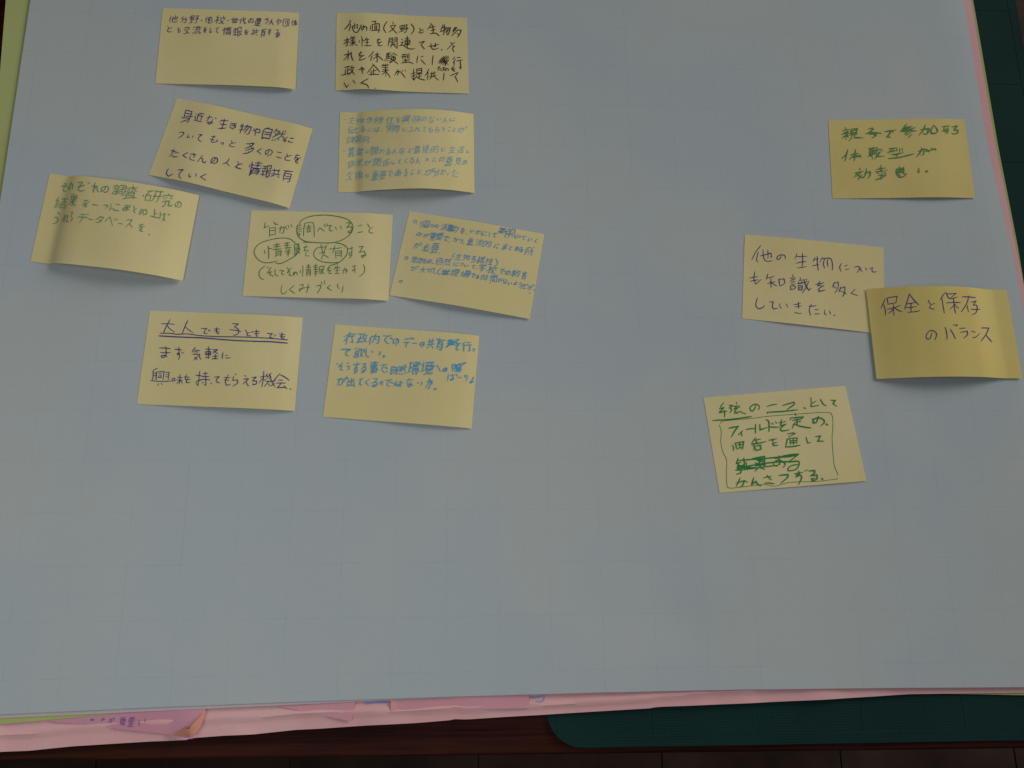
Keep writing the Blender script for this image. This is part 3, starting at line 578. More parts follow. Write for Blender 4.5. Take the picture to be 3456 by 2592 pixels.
def smooth_line(p, step):
    """Catmull-Rom through the points; sharp turns stay sharp"""
    n = len(p); out = []
    if n == 2 and math.dist(p[0], p[1]) > 1e-3:
        (ax, ay), (bx, by) = p; L = math.dist(*p)
        bow = 0.03 * L * (1 if (ax * 7 + by * 3) % 2 < 1 else -1)
        p = [p[0], ((ax + bx) / 2 - (by - ay) / L * bow, (ay + by) / 2 + (bx - ax) / L * bow), p[1]]; n = 3
    def corner(i):
        if i <= 0 or i >= n - 1: return True
        ax, ay = p[i][0] - p[i-1][0], p[i][1] - p[i-1][1]; bx, by = p[i+1][0] - p[i][0], p[i+1][1] - p[i][1]
        c = (ax * bx + ay * by) / (math.hypot(ax, ay) * math.hypot(bx, by) + 1e-9)
        return c < 0.15
    T = []
    for i in range(n):
        if corner(i): T.append(None)
        else: T.append(((p[i+1][0] - p[i-1][0]) / 2, (p[i+1][1] - p[i-1][1]) / 2))
    for i in range(n - 1):
        a, b = p[i], p[i+1]; d = (b[0] - a[0], b[1] - a[1]); L = math.hypot(*d)
        def cl(t):
            if t is None: return d
            m = math.hypot(*t) + 1e-9; return (t[0] / m * L, t[1] / m * L)
        ta, tb = cl(T[i]), cl(T[i+1])
        k = max(1, min(14, int(L / step)))
        for j in range(k):
            t = j / k; h1 = 2*t**3 - 3*t*t + 1; h2 = t**3 - 2*t*t + t; h3 = -2*t**3 + 3*t*t; h4 = t**3 - t*t
            out.append(tuple(h1 * a[q] + h2 * ta[q] + h3 * b[q] + h4 * tb[q] for q in (0, 1)))
    out.append(p[-1])
    return out
def ribbons(name, strokes, width, bvh, mat, parent, base, rnd, taper=0.5):
    """pen lines lying on the paper: strokes in photograph pixels, met by the sight line from the camera"""
    vs, fs = [], []
    def drop(x, y, lift):
        r = ray(x, y).normalized()
        hit, nor, _, _ = bvh.ray_cast(CAM, r)
        if hit is None: return None
        if nor.z < 0: nor = -nor
        return hit + nor * lift - base
    for si, s in enumerate(strokes):
        pts = smooth_line(s, 3.2)
        q = [pts[0]]
        for p_ in pts[1:]:
            if math.dist(p_, q[-1]) > 0.5: q.append(p_)
        if len(q) < 2 or math.dist(q[0], q[-1]) < width and len(q) < 4:
            q = [q[0], (q[0][0] + width * .5, q[0][1] + width * .35), (q[0][0] + width * 1.0, q[0][1] + width * .8)]; dot = True
        else: dot = False
        lift = 0.00012 + (si % 60) * 0.000004
        n = len(q); w0 = width * rnd.uniform(.85, 1.1)
        dirs = []
        for i in range(n - 1):
            dx, dy = q[i+1][0] - q[i][0], q[i+1][1] - q[i][1]; L = math.hypot(dx, dy) + 1e-9; dirs.append((dx / L, dy / L))
        rows = []
        cum = 0; tot = sum(math.dist(q[i], q[i+1]) for i in range(n - 1))
        for i in range(n):
            a = dirs[max(0, i - 1)]; b = dirs[min(n - 2, i)]
            tx, ty = a[0] + b[0], a[1] + b[1]; L = math.hypot(tx, ty)
            if L < 0.35: tx, ty, L = b[0], b[1], 1
            tx /= L; ty /= L
            if i: cum += math.dist(q[i-1], q[i])
            e = min(cum, (tot - cum) * 0.8) / (width * 2.5)
            if dot: e = 9
            wv = w0 * (taper + (1 - taper) * min(1, e)) * (1 + .18 * mnoise.noise(Vector((q[i][0] * .05, q[i][1] * .05, si))))
            mit = min(1.4, 1 / max(.5, abs(tx * b[0] + ty * b[1])))
            hw = wv / 2 * mit
            ext = 0
            if i == 0: ext = -width * .3
            if i == n - 1: ext = width * .3
            x, y = q[i][0] + tx * ext, q[i][1] + ty * ext
            l = drop(x - ty * hw, y + tx * hw, lift); r_ = drop(x + ty * hw, y - tx * hw, lift)
            rows.append((l, r_) if l is not None and r_ is not None else None)
        for i in range(n - 1):
            if rows[i] and rows[i+1]:
                k = len(vs); vs += [rows[i][0], rows[i][1], rows[i+1][1], rows[i+1][0]]; fs.append((k, k+1, k+2, k+3))
    return mesh(name, vs, fs, mat, parent, smooth=False)

YG = 'yellow sticky notes on the chart paper'
def note(corners, zoom, knots, va, vb, strokes, width, ink, mat, label, z0, seed, group=YG, extra=None, cat='sticky note', taper=.62, bold=1.2, nu=56, nv=28):
    """corners TL TR BR BL measured on the photograph (origin + scale of the measuring crop)"""
    ox, oy, sc = zoom
    pc = [(ox + x * sc, oy + y * sc) for x, y in corners]
    W = [at(x, y, z0) for x, y in pc]
    base = (W[2] + W[3]) / 2
    root = empty('sticky_note', base)
    tag(root, label, cat, group)
    vs, fs = [], []
    for j in range(nv + 1):
        v = j / nv
        for i in range(nu + 1):
            u = i / nu
            p = (W[0] * (1 - u) + W[1] * u) * (1 - v) + (W[3] * (1 - u) + W[2] * u) * v
            h = prof(knots, u) * (va + (vb - va) * v) / 1000
            h += 0.00022 * mnoise.noise(Vector((u * 4, v * 3, seed)))
            if extra: h += extra(u, v) / 1000
            vs.append(Vector((p.x, p.y, p.z + wave(p.x, p.y) + 0.00025 + max(h, 0) )) - base)
    for j in range(nv):
        for i in range(nu):
            a = j * (nu + 1) + i
            fs.append((a, a + nu + 1, a + nu + 2, a + 1))
    pap = mesh('note_paper', vs, fs, mat, root); sheet_solid(pap, 0.0001)
    if strokes:
        bvh = BVHTree.FromPolygons([v + base for v in vs], fs)
        px = [[(ox + x * sc, oy + y * sc) for x, y in s] for s in strokes]
        ribbons('handwriting', px, width * sc * bold, bvh, INK[ink], root, base, random.Random(seed), taper)
    return root
# ---------------------------------------------------------------- handwriting, measured note by note
RN = random.Random(11)
G = lambda t, rot, slant=0.10: glyph_strokes(t, rot, RN, slant)
Hs = hand_strokes
z1 = (500, 0, 540/2212); z2 = (1110, 30, 500/2212); z3 = (490, 320, 580/2212); z4 = (1120, 360, 520/2212)
z5 = (80, 570, 620/2212); z6 = (800, 690, 550/2212); z7 = (1300, 700, 560/2212); z8 = (440, 1030, 610/2212)
z9 = (1070, 1080, 580/2212); z10 = (2760, 390, 560/2212); z11 = (2480, 770, 540/2212); z12 = (2880, 930, 576/2212)
z13 = (2350, 1280, 600/2212); zb = (0, 2250, 1000/2212)

t1 = G('他350,262,120,90;分498,270,85,80;野635,270,115,95;・740,278,8,8;他840,270,100,90;校1000,275,130,100;・1105,282,8,8;世1200,280,80,65;代1310,285,85,80;の1425,290,65,55;違1520,300,85,105;う1640,290,50,70;人1710,300,65,80;や1805,305,60,95;団1910,312,75,90;体2025,318,80,80;'
 'と298,402,60,75;も428,415,35,65;交540,415,85,95;流675,415,115,100;を790,415,45,80;し875,420,30,65;て955,420,45,75;情1095,430,115,105;報1235,440,105,115;を1360,445,50,70;共1475,445,85,90;有1590,450,75,110;す1680,440,50,85;る1790,460,55,100', 3)
note([(213,135),(2092,195),(2045,1258),(110,1170)], z1, [(0,0),(.25,1.6),(.6,4),(.85,4.5),(1,2.2)], .25, 1.0, t1, 9, 'ball', YELLOW,
     'sticky note with two small lines of violet ballpoint writing, in the top left', ZW, 1)

t2 = Hs('''310,165 325,180 290,245 235,308; 325,225 325,250 300,335; 345,275 420,235 432,240 425,290 405,275; 385,210 385,300; 355,250 360,310 385,345 425,350 490,235;
520,245 525,280 500,320 490,300 500,270 545,265 570,285 560,325; 640,190 705,185 690,215; 625,250 615,320; 650,230 650,320 640,325; 650,232 750,222 755,240 745,355; 690,240 690,320; 715,240 715,320; 695,265 720,265; 695,295 720,292; 640,325 765,320;
870,190 835,240 820,300 850,355; 955,195 965,225; 915,255 1000,245; 1000,245 970,290 895,350; 925,265 960,310 1020,370;
1060,255 1065,290 1125,285 1125,245 1060,255; 1095,245 1090,330; 1065,310 1120,305; 1045,350 1125,325; 1135,240 1175,240 1150,270 1180,290; 1120,300 1185,295 1175,305; 1155,295 1150,350 1125,355; 1225,225 1265,270 1270,320 1230,380;
1355,285 1375,320; 1415,310 1365,330 1350,350 1375,362 1420,340; 1520,215 1535,230 1475,310; 1510,280 1590,262; 1550,240 1560,345 1540,372; 1525,325 1590,310; 1515,370 1600,365 1650,405;
1705,235 1670,330; 1690,285 1735,270; 1725,235 1715,390; 1670,340 1740,310; 1755,270 1735,320; 1750,290 1815,280 1800,340 1780,390 1760,370; 1775,300 1745,350; 1795,300 1760,360;
1885,275 1855,330; 1880,290 1915,275 1850,350; 1870,310 1885,325; 1930,305 1835,400; 1925,320 1975,315 1960,370 1920,425; 1915,360 1940,385;
230,470 310,460; 275,430 275,555 255,550; 275,480 225,525; 290,485 310,510; 335,410 350,430; 385,405 365,430; 320,445 400,435; 330,475 390,465; 325,500 395,490; 360,430 360,545 345,550; 365,510 395,500; 360,510 310,550; 370,510 430,550;
460,470 450,505; 490,405 495,560; 505,455 520,480; 555,430 535,480; 540,465 600,455; 570,430 570,545; 545,505 595,500; 530,550 635,545;
715,465 770,460; 745,440 725,505 770,500; 790,490 735,530 745,550 800,545;
905,435 900,470 885,555; 905,440 950,435 950,490; 905,465 950,460; 905,490 950,485; 970,435 1020,430 1020,590 1000,580; 970,460 1015,455; 970,480 1015,478; 925,510 990,505; 950,495 955,525; 920,540 1000,530; 955,530 920,575; 960,535 1000,570;
1085,450 1100,465; 1080,500 1110,495 1075,545; 1135,445 1200,435; 1170,405 1170,590; 1135,470 1210,465 1205,510 1140,515 1135,470; 1140,490 1205,488; 1125,540 1215,530; 1050,550 1110,545 1170,585 1230,600 1280,595;
1345,505 1430,485 1370,545; 1385,545 1430,600; 1490,560 1640,530; 1525,515 1530,570 1560,605 1640,585; 1590,510 1595,560 1570,565; 1680,605 1682,612; 1820,500 1845,525; 1880,500 1765,610; 1850,555 1880,555 1850,590 1870,645;
290,620 285,770; 230,690 290,675; 290,680 225,770; 290,700 335,650 340,720 370,775; 445,665 500,655; 480,635 455,705 500,695; 530,690 465,735 465,770 550,740;
660,635 665,645 595,720; 650,700 640,720 625,775; 680,690 760,675; 720,650 725,790 705,785; 720,700 665,750; 730,700 810,770;
870,660 865,755; 870,665 925,655; 870,690 920,685; 870,715 925,710; 895,660 893,735; 865,740 930,735 925,800 905,790; 845,750 835,780; 870,765 870,785; 890,765 895,780; 965,655 925,710; 965,655 1020,695; 940,710 990,705; 935,730 995,725 990,760 940,760 935,730; 965,700 960,770 905,810; 965,765 1035,825;
1090,685 1160,675; 1085,715 1165,705; 1110,690 1105,750; 1140,685 1135,760; 1175,680 1175,740; 1200,665 1200,755; 1100,780 1200,765; 1150,750 1150,805; 1080,810 1200,795 1260,820;
1330,700 1315,805; 1375,720 1410,705; 1375,755 1445,830; 1560,695 1545,835; 1635,800 1725,705; 1650,815 1760,700; 1672,825 1785,705; 1700,832 1795,722; 1728,845 1795,760; 1655,770 1700,780; 1690,740 1780,830; 1720,725 1745,845; 1670,800 1790,770;
1880,715 1850,760; 1890,745 1855,810; 1875,785 1865,860; 1915,730 1965,725; 1905,780 1995,765; 1960,775 1975,895 1950,870;
235,875 320,860; 285,870 280,960; 285,915 320,905; 250,900 245,970; 190,990 320,955; 350,845 320,905; 340,880 385,870; 370,875 350,930 290,990; 330,900 385,980;
440,910 520,890 530,905 500,920; 490,870 495,880; 480,880 510,970; 655,820 670,835 575,960; 665,835 765,945; 670,890 670,980; 675,925 715,915; 635,925 635,985; 600,985 755,980;
820,825 825,850; 850,815 850,850; 790,855 895,840; 800,835 810,850; 880,825 865,845; 800,880 890,870; 805,905 885,895; 790,935 895,920; 845,855 850,1010; 845,935 800,980; 855,935 915,1025;
1000,960 1040,930 1050,940 1020,990; 1035,905 985,990; 1060,930 1140,1030; 1100,915 1105,935; 1140,910 1145,930;
1225,975 1290,950; 1265,900 1270,1065 1245,1035; 1230,1015 1290,990; 1310,895 1310,950; 1310,900 1385,890 1380,950 1312,955; 1312,925 1380,920; 1295,980 1395,965; 1350,970 1345,1040; 1350,1005 1385,1000; 1310,1000 1275,1060; 1310,1010 1350,1040 1435,1065;
1495,895 1440,1000; 1485,950 1475,1060; 1540,940 1535,1000; 1575,935 1570,1000; 1515,970 1595,955; 1505,1010 1600,995; 1545,1010 1510,1050; 1570,1005 1640,1065; 1720,955 1710,1065; 1810,1000 1930,950 1890,1010; 1880,1005 1925,1095;
1625,880 1665,870; 1650,860 1635,920; 1660,895 1680,890; 1660,910 1695,925; 1715,870 1710,915 1740,915; 1700,885 1740,880; 1760,895 1745,925 1740,900 1770,890 1790,900 1785,925; 1830,885 1870,880; 1850,870 1835,905 1870,900; 1885,895 1850,920 1885,935;
230,1100 265,1175 300,1130; 360,1065 395,1115; 590,1040 480,1105 575,1140 595,1185; 690,1185 694,1190''')
note([(118,75),(2062,150),(2090,1275),(100,1225)], z2, [(0,0),(.25,3.2),(.55,.9),(1,.2)], .9, 1.3, t2, 11.5, 'black', YELLOW,
     'sticky note covered in black ink writing with one scribbled-out character, in the top row', ZW, 2)

t3 = G('身545,270,120,165;近690,290,115,100;な840,325,110,110;生1010,370,105,125;き1135,400,75,80;物1285,440,145,120;や1430,475,100,95;自1575,490,90,150;然1720,525,150,140;に1860,580,105,70;'
 'い585,535,75,40;も885,570,95,90;と1130,630,75,75;多1345,685,115,165;の1590,745,80,80;と1845,800,75,85;を1960,825,75,110;'
 'た375,750,105,100;さ615,790,70,90;ん740,825,100,85;の890,850,80,75;と1215,905,75,85;情1410,950,150,165;報1560,980,115,150;共1685,1010,110,110;有1830,1040,115,155;い610,1035,95,50', 11, 0.12) \
 + Hs('''440,485 495,482 500,500 470,530 430,557; 685,515 738,512 690,550 688,580 725,602; 968,620 1008,618 1008,632 988,645; 1502,692 1442,722 1492,765; 1700,735 1755,745; 1690,795 1755,815;
 552,742 485,778 535,812; 1085,820 1050,870 1000,890; 1045,865 1085,918; 300,950 275,1010 300,1050 358,1020; 420,968 492,962 440,1020 440,1055 465,1078; 790,1020 712,1055 785,1103''')
note([(415,62),(2162,450),(1865,1472),(55,1040)], z3, [(0,0),(.3,4.2),(.6,3.4),(.85,3.8),(1,1)], 1.0, 1.1, t3, 9.5, 'navy', YELLOW,
     'clockwise-tilted sticky note with four neat dark blue lines, in the second row', ZW, 3)

t4 = G('・190,182,14,8;生290,195,85,90;物410,200,95,75;多545,190,75,80;様680,190,130,95;性840,190,95,95;を960,185,60,85;興1070,185,110,110;味1225,180,110,100;の1325,175,70,60;な1430,185,95,95;い1540,178,50,25;人1625,185,85,80;に1740,185,70,45;'
 '伝275,335,80,90;え350,345,90,75;る450,320,60,75;に550,330,50,45;は650,325,75,60;、720,345,15,15;実835,310,90,100;際935,315,85,100;に1045,325,45,45;ふ1135,325,90,70;れ1235,325,85,60;て1330,325,45,65;も1420,325,55,75;ら1515,330,50,70;う1600,325,40,65;こ1690,325,45,45;と1765,325,40,50;が1870,325,110,75;'
 '効265,475,90,100;果370,475,110,110;的495,470,95,90;・178,637,10,6;農285,650,85,130;業405,650,95,110;に520,645,50,45;関620,635,85,110;わ720,640,65,60;る815,640,50,80;人905,635,70,70;な1015,630,90,80;ど1140,625,60,55;直1235,610,75,100;接1350,605,95,115;的1480,610,100,95;に1600,615,45,50;生1730,615,90,90;活1850,620,90,85;に1955,645,35,35;'
 '自285,820,65,95;然395,805,90,100;が520,800,105,75;関655,800,90,110;係785,805,100,100;し890,795,50,40;て975,790,45,60;く1070,780,35,70;る1155,770,60,85;人1240,775,75,85;々1370,760,35,45;と1480,755,55,55;の1580,755,75,65;意1690,775,115,120;見1815,780,75,90;の1910,800,55,60;'
 '交260,995,85,110;換390,985,100,115;も510,985,55,60;重625,990,95,120;要735,985,90,110;で845,960,70,80;あ960,945,70,95;る1065,945,45,100;こ1165,940,40,55;と1265,930,55,65;が1400,930,105,80;分1505,940,90,110;か1600,935,65,75;っ1660,970,25,30;た1770,960,90,105', -2, 0.22)
note([(118,88),(2035,115),(2048,1250),(93,1235)], z4, [(0,0),(.12,.1),(.18,2.4),(.38,6.8),(.6,9.4),(.8,7.2),(1,.6)], .95, 1.05, t4, 7.6, 'cyan', YELLOW,
     'arched sticky note packed with six lines of light blue writing below the black-ink note', ZW, 4)

t5 = G('そ490,222,75,100;れ575,205,50,95;の980,245,85,75;調1150,255,140,120;査1290,280,140,150;・1440,320,10,10;研1565,330,190,130;究1735,380,110,150;の1860,430,70,70;'
 '結455,410,140,130;果600,380,85,140;を750,415,75,100;に1100,465,110,85;ま1245,465,75,75;め1440,515,85,80;'
 'れ510,595,70,95;デ715,585,110,100;タ915,610,75,95;を1420,705,75,100;・1512,788,8,8', 7, 0.14) \
 + Hs('''655,165 715,160 665,215; 655,215 735,195 665,225 665,255 690,268 735,258; 770,160 782,172; 790,168 803,180; 860,165 845,285; 820,210 870,205 835,260; 862,235 885,205 890,260 910,280;
 825,425 900,438; 965,440 1005,435 1020,450 985,475; 1330,445 1335,480; 1360,478 1325,500 1345,530; 1580,485 1570,580; 1580,535 1610,545; 1530,565 1630,590; 1650,520 1640,600; 1670,550 1710,550; 1700,530 1690,590 1670,630; 1685,590 1705,625; 1740,540 1748,555; 1755,545 1760,558;
 410,520 445,552; 370,590 395,580 415,600 405,640 355,660; 570,520 595,525 575,570 590,600 565,640; 780,600 835,612; 975,635 1040,575 1070,685; 1095,600 1102,620; 1125,600 1130,618; 1140,655 1195,665; 1240,615 1310,612 1280,650 1230,700; 1275,660 1310,705''')
note([(320,62),(2130,340),(1937,1368),(88,1120)], z5, [(0,0),(.11,.2),(.18,4.2),(.23,6.2),(.32,8.0),(.6,10.2),(.82,8.0),(1,2.6)], .9, 1.1, t5, 9, 'pgreen', YELLOW,
     'sticky note with fading green writing and a vertical fold near its left end', ZW, 5)

t6 = Hs('''385,245 370,320 430,290; 495,230 520,270 560,270; 540,245 510,265; 440,310 440,445; 445,320 520,310 520,410; 445,360 515,350; 445,415 520,405;
565,325 640,310 630,380 600,390; 605,290 580,385; 650,290 680,340; 690,280 710,320; 735,270 750,305; 850,255 860,275; 810,295 875,280; 820,325 870,312; 820,350 885,330; 820,380 880,360; 825,395 830,430 855,415 850,395 825,395; 920,260 905,430; 925,255 1030,248 1045,300 1050,440; 945,300 1005,290; 975,275 975,330; 940,325 1015,318; 950,345 955,375 995,370 995,345 950,345;
1095,365 1125,315 1190,365; 1185,270 1200,300; 1215,260 1230,290; 1225,290 1285,285 1255,325 1265,355 1305,358; 1335,300 1355,345; 1400,290 1425,335; 1485,250 1545,250 1490,315 1550,300 1565,345 1530,385 1505,370 1555,345; 1645,295 1700,280; 1640,380 1705,370; 1770,265 1805,320; 1845,310 1795,345 1800,380 1850,388;
850,250 900,200 1010,160 1200,145 1400,170 1520,215 1570,280 1570,340 1530,410 1450,470 1350,510 1200,523 1050,515 930,500 850,450 815,380 815,310 830,270; 900,513 980,514 1050,515;
375,620 385,670; 425,560 430,735; 435,600 480,595; 495,550 590,535; 545,520 540,600; 500,580 590,568; 490,612 600,600; 530,630 530,715; 535,635 605,630 595,700; 535,665 600,655; 535,690 595,680;
640,530 720,518; 680,510 680,590; 645,560 715,550; 655,590 735,580; 665,600 680,625; 720,590 705,620; 650,640 735,630; 670,665 730,655; 700,620 698,705; 780,545 785,700; 785,545 845,535 835,570 800,580; 800,600 840,590 800,680; 800,610 860,665;
900,585 970,575; 940,550 910,630 960,615; 980,625 930,665 935,700 980,698; 1100,590 1215,575; 1140,545 1160,650; 1215,550 1180,645; 1115,665 1195,650; 1190,640 1145,745; 1170,680 1245,725;
1255,605 1420,585; 1330,560 1300,660; 1340,630 1345,735; 1345,635 1420,630 1415,720; 1350,665 1415,655; 1350,695 1410,690; 1510,600 1570,590; 1560,570 1560,690 1525,685 1525,655 1560,655; 1555,680 1530,730; 1655,575 1715,570 1660,650 1730,635 1740,690 1700,720 1690,695 1760,685;
800,530 720,470 620,455 450,480 310,530 245,600 235,660 270,730 340,780 430,792 550,768; 525,797 600,800 720,740 800,690 850,620 840,570 800,530;
1100,580 1055,630 1045,690 1080,740 1170,780 1290,792 1385,785; 1340,522 1430,540 1495,590 1500,650 1470,710 1380,790 1250,835;
380,835 320,885 300,940 320,1000 365,1018; 410,845 430,870; 465,850 415,930; 410,935 470,910 440,950 500,975; 520,880 520,950 560,970; 575,895 640,900 605,930 615,950 640,948; 680,855 700,885; 735,860 680,930 720,905; 720,920 710,960 750,968; 790,925 775,960 765,940 785,920 815,925 818,960;
860,890 865,930; 895,830 890,975; 940,840 1000,830; 970,810 970,870; 945,860 1005,852; 935,885 1010,875; 950,900 950,975; 955,900 1000,900 995,970; 955,920 1000,918; 955,945 1000,940;
1040,840 1100,830; 1070,805 1070,880; 1045,860 1095,855; 1040,885 1105,875; 1045,915 1105,905; 1050,935 1100,930; 1075,885 1072,975; 1125,840 1130,950; 1130,840 1185,835 1175,870 1140,880; 1145,895 1180,885 1140,940; 1145,905 1185,940;
1225,870 1275,860; 1250,840 1235,900 1270,890; 1285,895 1250,915 1255,935 1290,935; 1345,840 1320,880; 1335,865 1400,855; 1365,815 1360,940; 1335,900 1395,890; 1325,940 1390,935; 1435,890 1490,880 1475,935; 1465,860 1440,945; 1490,880 1500,910; 1560,845 1610,830; 1600,825 1605,930; 1595,875 1570,890 1575,905 1605,885; 1715,815 1735,870 1720,930 1665,975;
610,1100 600,1190 635,1215 680,1170; 775,1100 710,1155 785,1210; 850,1095 900,1085 890,1130 850,1180 845,1150 930,1130 990,1125; 970,1080 945,1200; 1080,1105 1135,1095 1140,1120 1090,1205; 1145,1050 1155,1090; 1185,1030 1195,1085; 1270,1095 1225,1130 1285,1170; 1370,1075 1365,1110 1390,1145; 1440,1105 1435,1160 1425,1195''')
note([(200,88),(2120,155),(2058,1322),(82,1250)], z6, [(0,0),(.3,1.2),(.6,2.4),(.8,3.6),(1,.8)], .9, 1.1, t6, 8.5, 'green', YELLOW,
     'sticky note in green with three words ringed by hand-drawn ovals', ZW, 6)

t7 = G('○400,188,45,38;・418,217,8,8;個525,222,120,95;々622,245,40,50;の685,250,55,35;活790,260,85,80;動905,275,120,95;を1040,310,60,75;・1090,348,8,8;い1160,315,40,35;か1245,330,70,60;に1325,350,60,65;て1460,370,60,50;基1565,305,85,70;的1680,320,110,80;げ1640,375,80,70;や1750,395,100,65;て1850,410,50,50;い1930,430,45,45;く2010,450,30,50;'
 'の455,360,60,45;が545,375,70,50;重645,385,80,90;要730,390,80,90;で815,415,75,65;・850,460,8,8;か950,430,70,45;つ1015,450,40,40;・1043,480,8,8;総1140,455,85,95;活1250,465,85,80;的1365,485,100,90;に1490,515,65,60;ま1600,525,55,70;と1680,540,40,50;め1760,550,55,70;る1815,560,50,60;所1925,585,110,110;'
 'が435,505,100,75;必555,530,90,95;要670,545,95,120;・725,607,8,8;生985,655,75,75;物1085,665,85,75;多1180,690,60,90;様1280,700,100,90;性1390,720,90,80;'
 '○288,675,38,38;生400,690,80,70;き475,705,60,60;も535,710,55,60;の595,720,50,45;・635,745,8,8;自730,715,70,80;然830,725,90,90;に950,755,60,50;つ1020,760,40,35;い1085,775,50,35;て1180,790,50,40;・1227,810,8,8;学1300,800,90,85;校1430,830,110,100;で1560,850,60,60;の1640,875,60,50;教1745,880,110,90;育1855,910,60,100;'
 'が390,810,80,65;大500,830,70,70;切610,840,90,65;・662,878,8,8;学805,865,95,85;現930,870,110,85;場1070,890,120,95;で1175,905,50,50;る1235,925,40,50;時1330,935,80,80;間1450,950,80,90;が1530,970,50,50;な1600,985,60,60;い1665,1010,50,40;よ1740,1010,45,45;う1800,1030,40,55;だ1855,1050,70,70;が1935,1065,60,60;○210,987,36,26;・1925,1138,8,8', 7, 0.16) \
 + Hs('''1392,330 1392,392; 935,605 905,640 910,675; 1475,685 1498,725 1490,770 1462,778; 750,812 710,840 705,880 735,895; 1985,1030 2000,1060 1985,1110; 765,850 850,860; 765,870 850,880; 770,890 845,895; 830,300 900,320 870,290 930,310 855,315''')
note([(325,62),(2122,365),(1928,1497),(62,1180)], z7, [(0,0),(.25,2),(.5,3.2),(.75,2.4),(1,.8)], .9, 1.2, t7, 8, 'blue', YELLOW,
     'clockwise-tilted sticky note crowded with small blue marker writing and circle bullets', ZW, 7)

t8 = Hs('''380,228 540,235; 487,175 440,260 405,345; 445,240 480,285 545,330; 703,188 670,260 635,350; 670,260 700,290 770,340; 870,285 940,285 905,320 905,345 945,345; 958,302 960,320; 975,298 978,315; 1060,270 1055,330 1075,350 1090,335; 1025,290 1095,290; 1030,315 1085,320;
1250,225 1325,230 1275,265 1325,300 1320,345 1275,370 1262,362; 1215,300 1355,322; 1410,300 1430,340; 1470,330 1430,350 1430,372 1475,375; 1485,322 1487,335; 1500,318 1502,332; 1545,300 1540,355 1545,380 1565,375; 1515,320 1585,325; 1520,345 1575,350; 1675,345 1745,350 1710,375 1710,395 1745,400; 1760,368 1762,380; 1778,362 1780,376; 1860,335 1848,395 1865,405 1885,400; 1825,350 1895,360; 1830,378 1890,385;
362,343 500,345 560,355 700,352 850,372 1100,385 1400,390 1700,405 1930,425; 350,374 600,388 900,400 1200,425 1500,440 1700,445 1925,463; 350,377 600,391 900,403 1200,428 1500,443 1700,448 1925,466;
360,523 492,533; 370,578 490,580; 435,505 440,600 425,632 390,638 380,620 410,612 450,632; 545,540 628,548; 595,510 597,600 580,605 575,590 595,585 605,620 592,668; 630,575 633,590; 648,575 652,590; 797,515 755,575; 785,548 852,553; 775,570 835,575; 765,598 850,603 845,630 868,662; 825,625 785,672; 785,637 820,665;
925,535 990,540; 960,508 955,658; 925,565 985,570 980,610 925,605 925,565; 925,588 985,592; 915,635 975,638; 1010,545 1070,545 1010,590; 1020,560 1075,600; 1010,622 1075,625; 1045,598 1040,655; 1000,655 1072,657; 1135,580 1128,655; 1165,615 1195,612; 1165,645 1225,643;
335,772 280,800; 280,800 275,915; 285,832 320,828; 285,862 320,858; 325,815 318,915; 335,815 415,812 400,915; 345,840 385,838; 345,865 380,862 378,885 345,885 345,865; 430,822 475,822 465,910; 435,850 470,850; 432,875 468,878; 245,923 500,928; 345,958 340,985; 380,955 392,972;
510,900 545,895 545,925 512,928 510,900; 575,880 635,885; 565,915 640,920; 610,845 600,965; 605,920 570,960; 610,920 640,955; 660,878 722,880; 690,845 670,905 715,905; 735,905 690,915 685,945 730,948;
800,860 880,865; 852,805 830,985 805,950; 800,940 870,915; 890,835 950,832; 918,815 915,870; 870,870 970,872; 850,910 980,915; 925,870 925,980 905,975; 880,940 895,955; 985,950 1000,965; 1030,880 1090,875 1055,915 1065,945 1098,948;
1200,850 1165,930 1175,980 1225,970; 1150,885 1225,885; 1150,915 1210,920; 1280,840 1300,850; 1265,870 1255,920 1310,915 1315,950 1255,990; 1395,860 1425,870; 1385,905 1450,900 1380,965; 1420,935 1440,985 1455,985; 1490,885 1545,880 1495,925 1545,930 1540,965 1500,970 1500,955;
1590,880 1660,870; 1635,805 1610,1000; 1625,890 1575,955; 1630,900 1655,920; 1680,835 1665,860 1690,875 1665,900; 1725,830 1700,860 1720,880 1700,905; 1655,930 1780,925; 1690,935 1640,995; 1690,960 1705,985; 1705,840 1735,940 1775,1005; 1770,950 1720,990;
1830,838 1750,940; 1835,850 1945,918; 1810,915 1870,920; 1790,955 1900,955; 1850,955 1800,1010 1900,1005; 1880,985 1918,1025; 1955,1022 1962,1030''')
note([(250,75),(2117,160),(2018,1300),(88,1215)], z8, [(0,0),(.3,1.2),(.7,3.4),(.88,2.8),(1,.6)], 1.0, 1.1, t8, 9, 'navy', YELLOW,
     'sticky note whose large first line in dark blue is double underlined', ZW, 8)

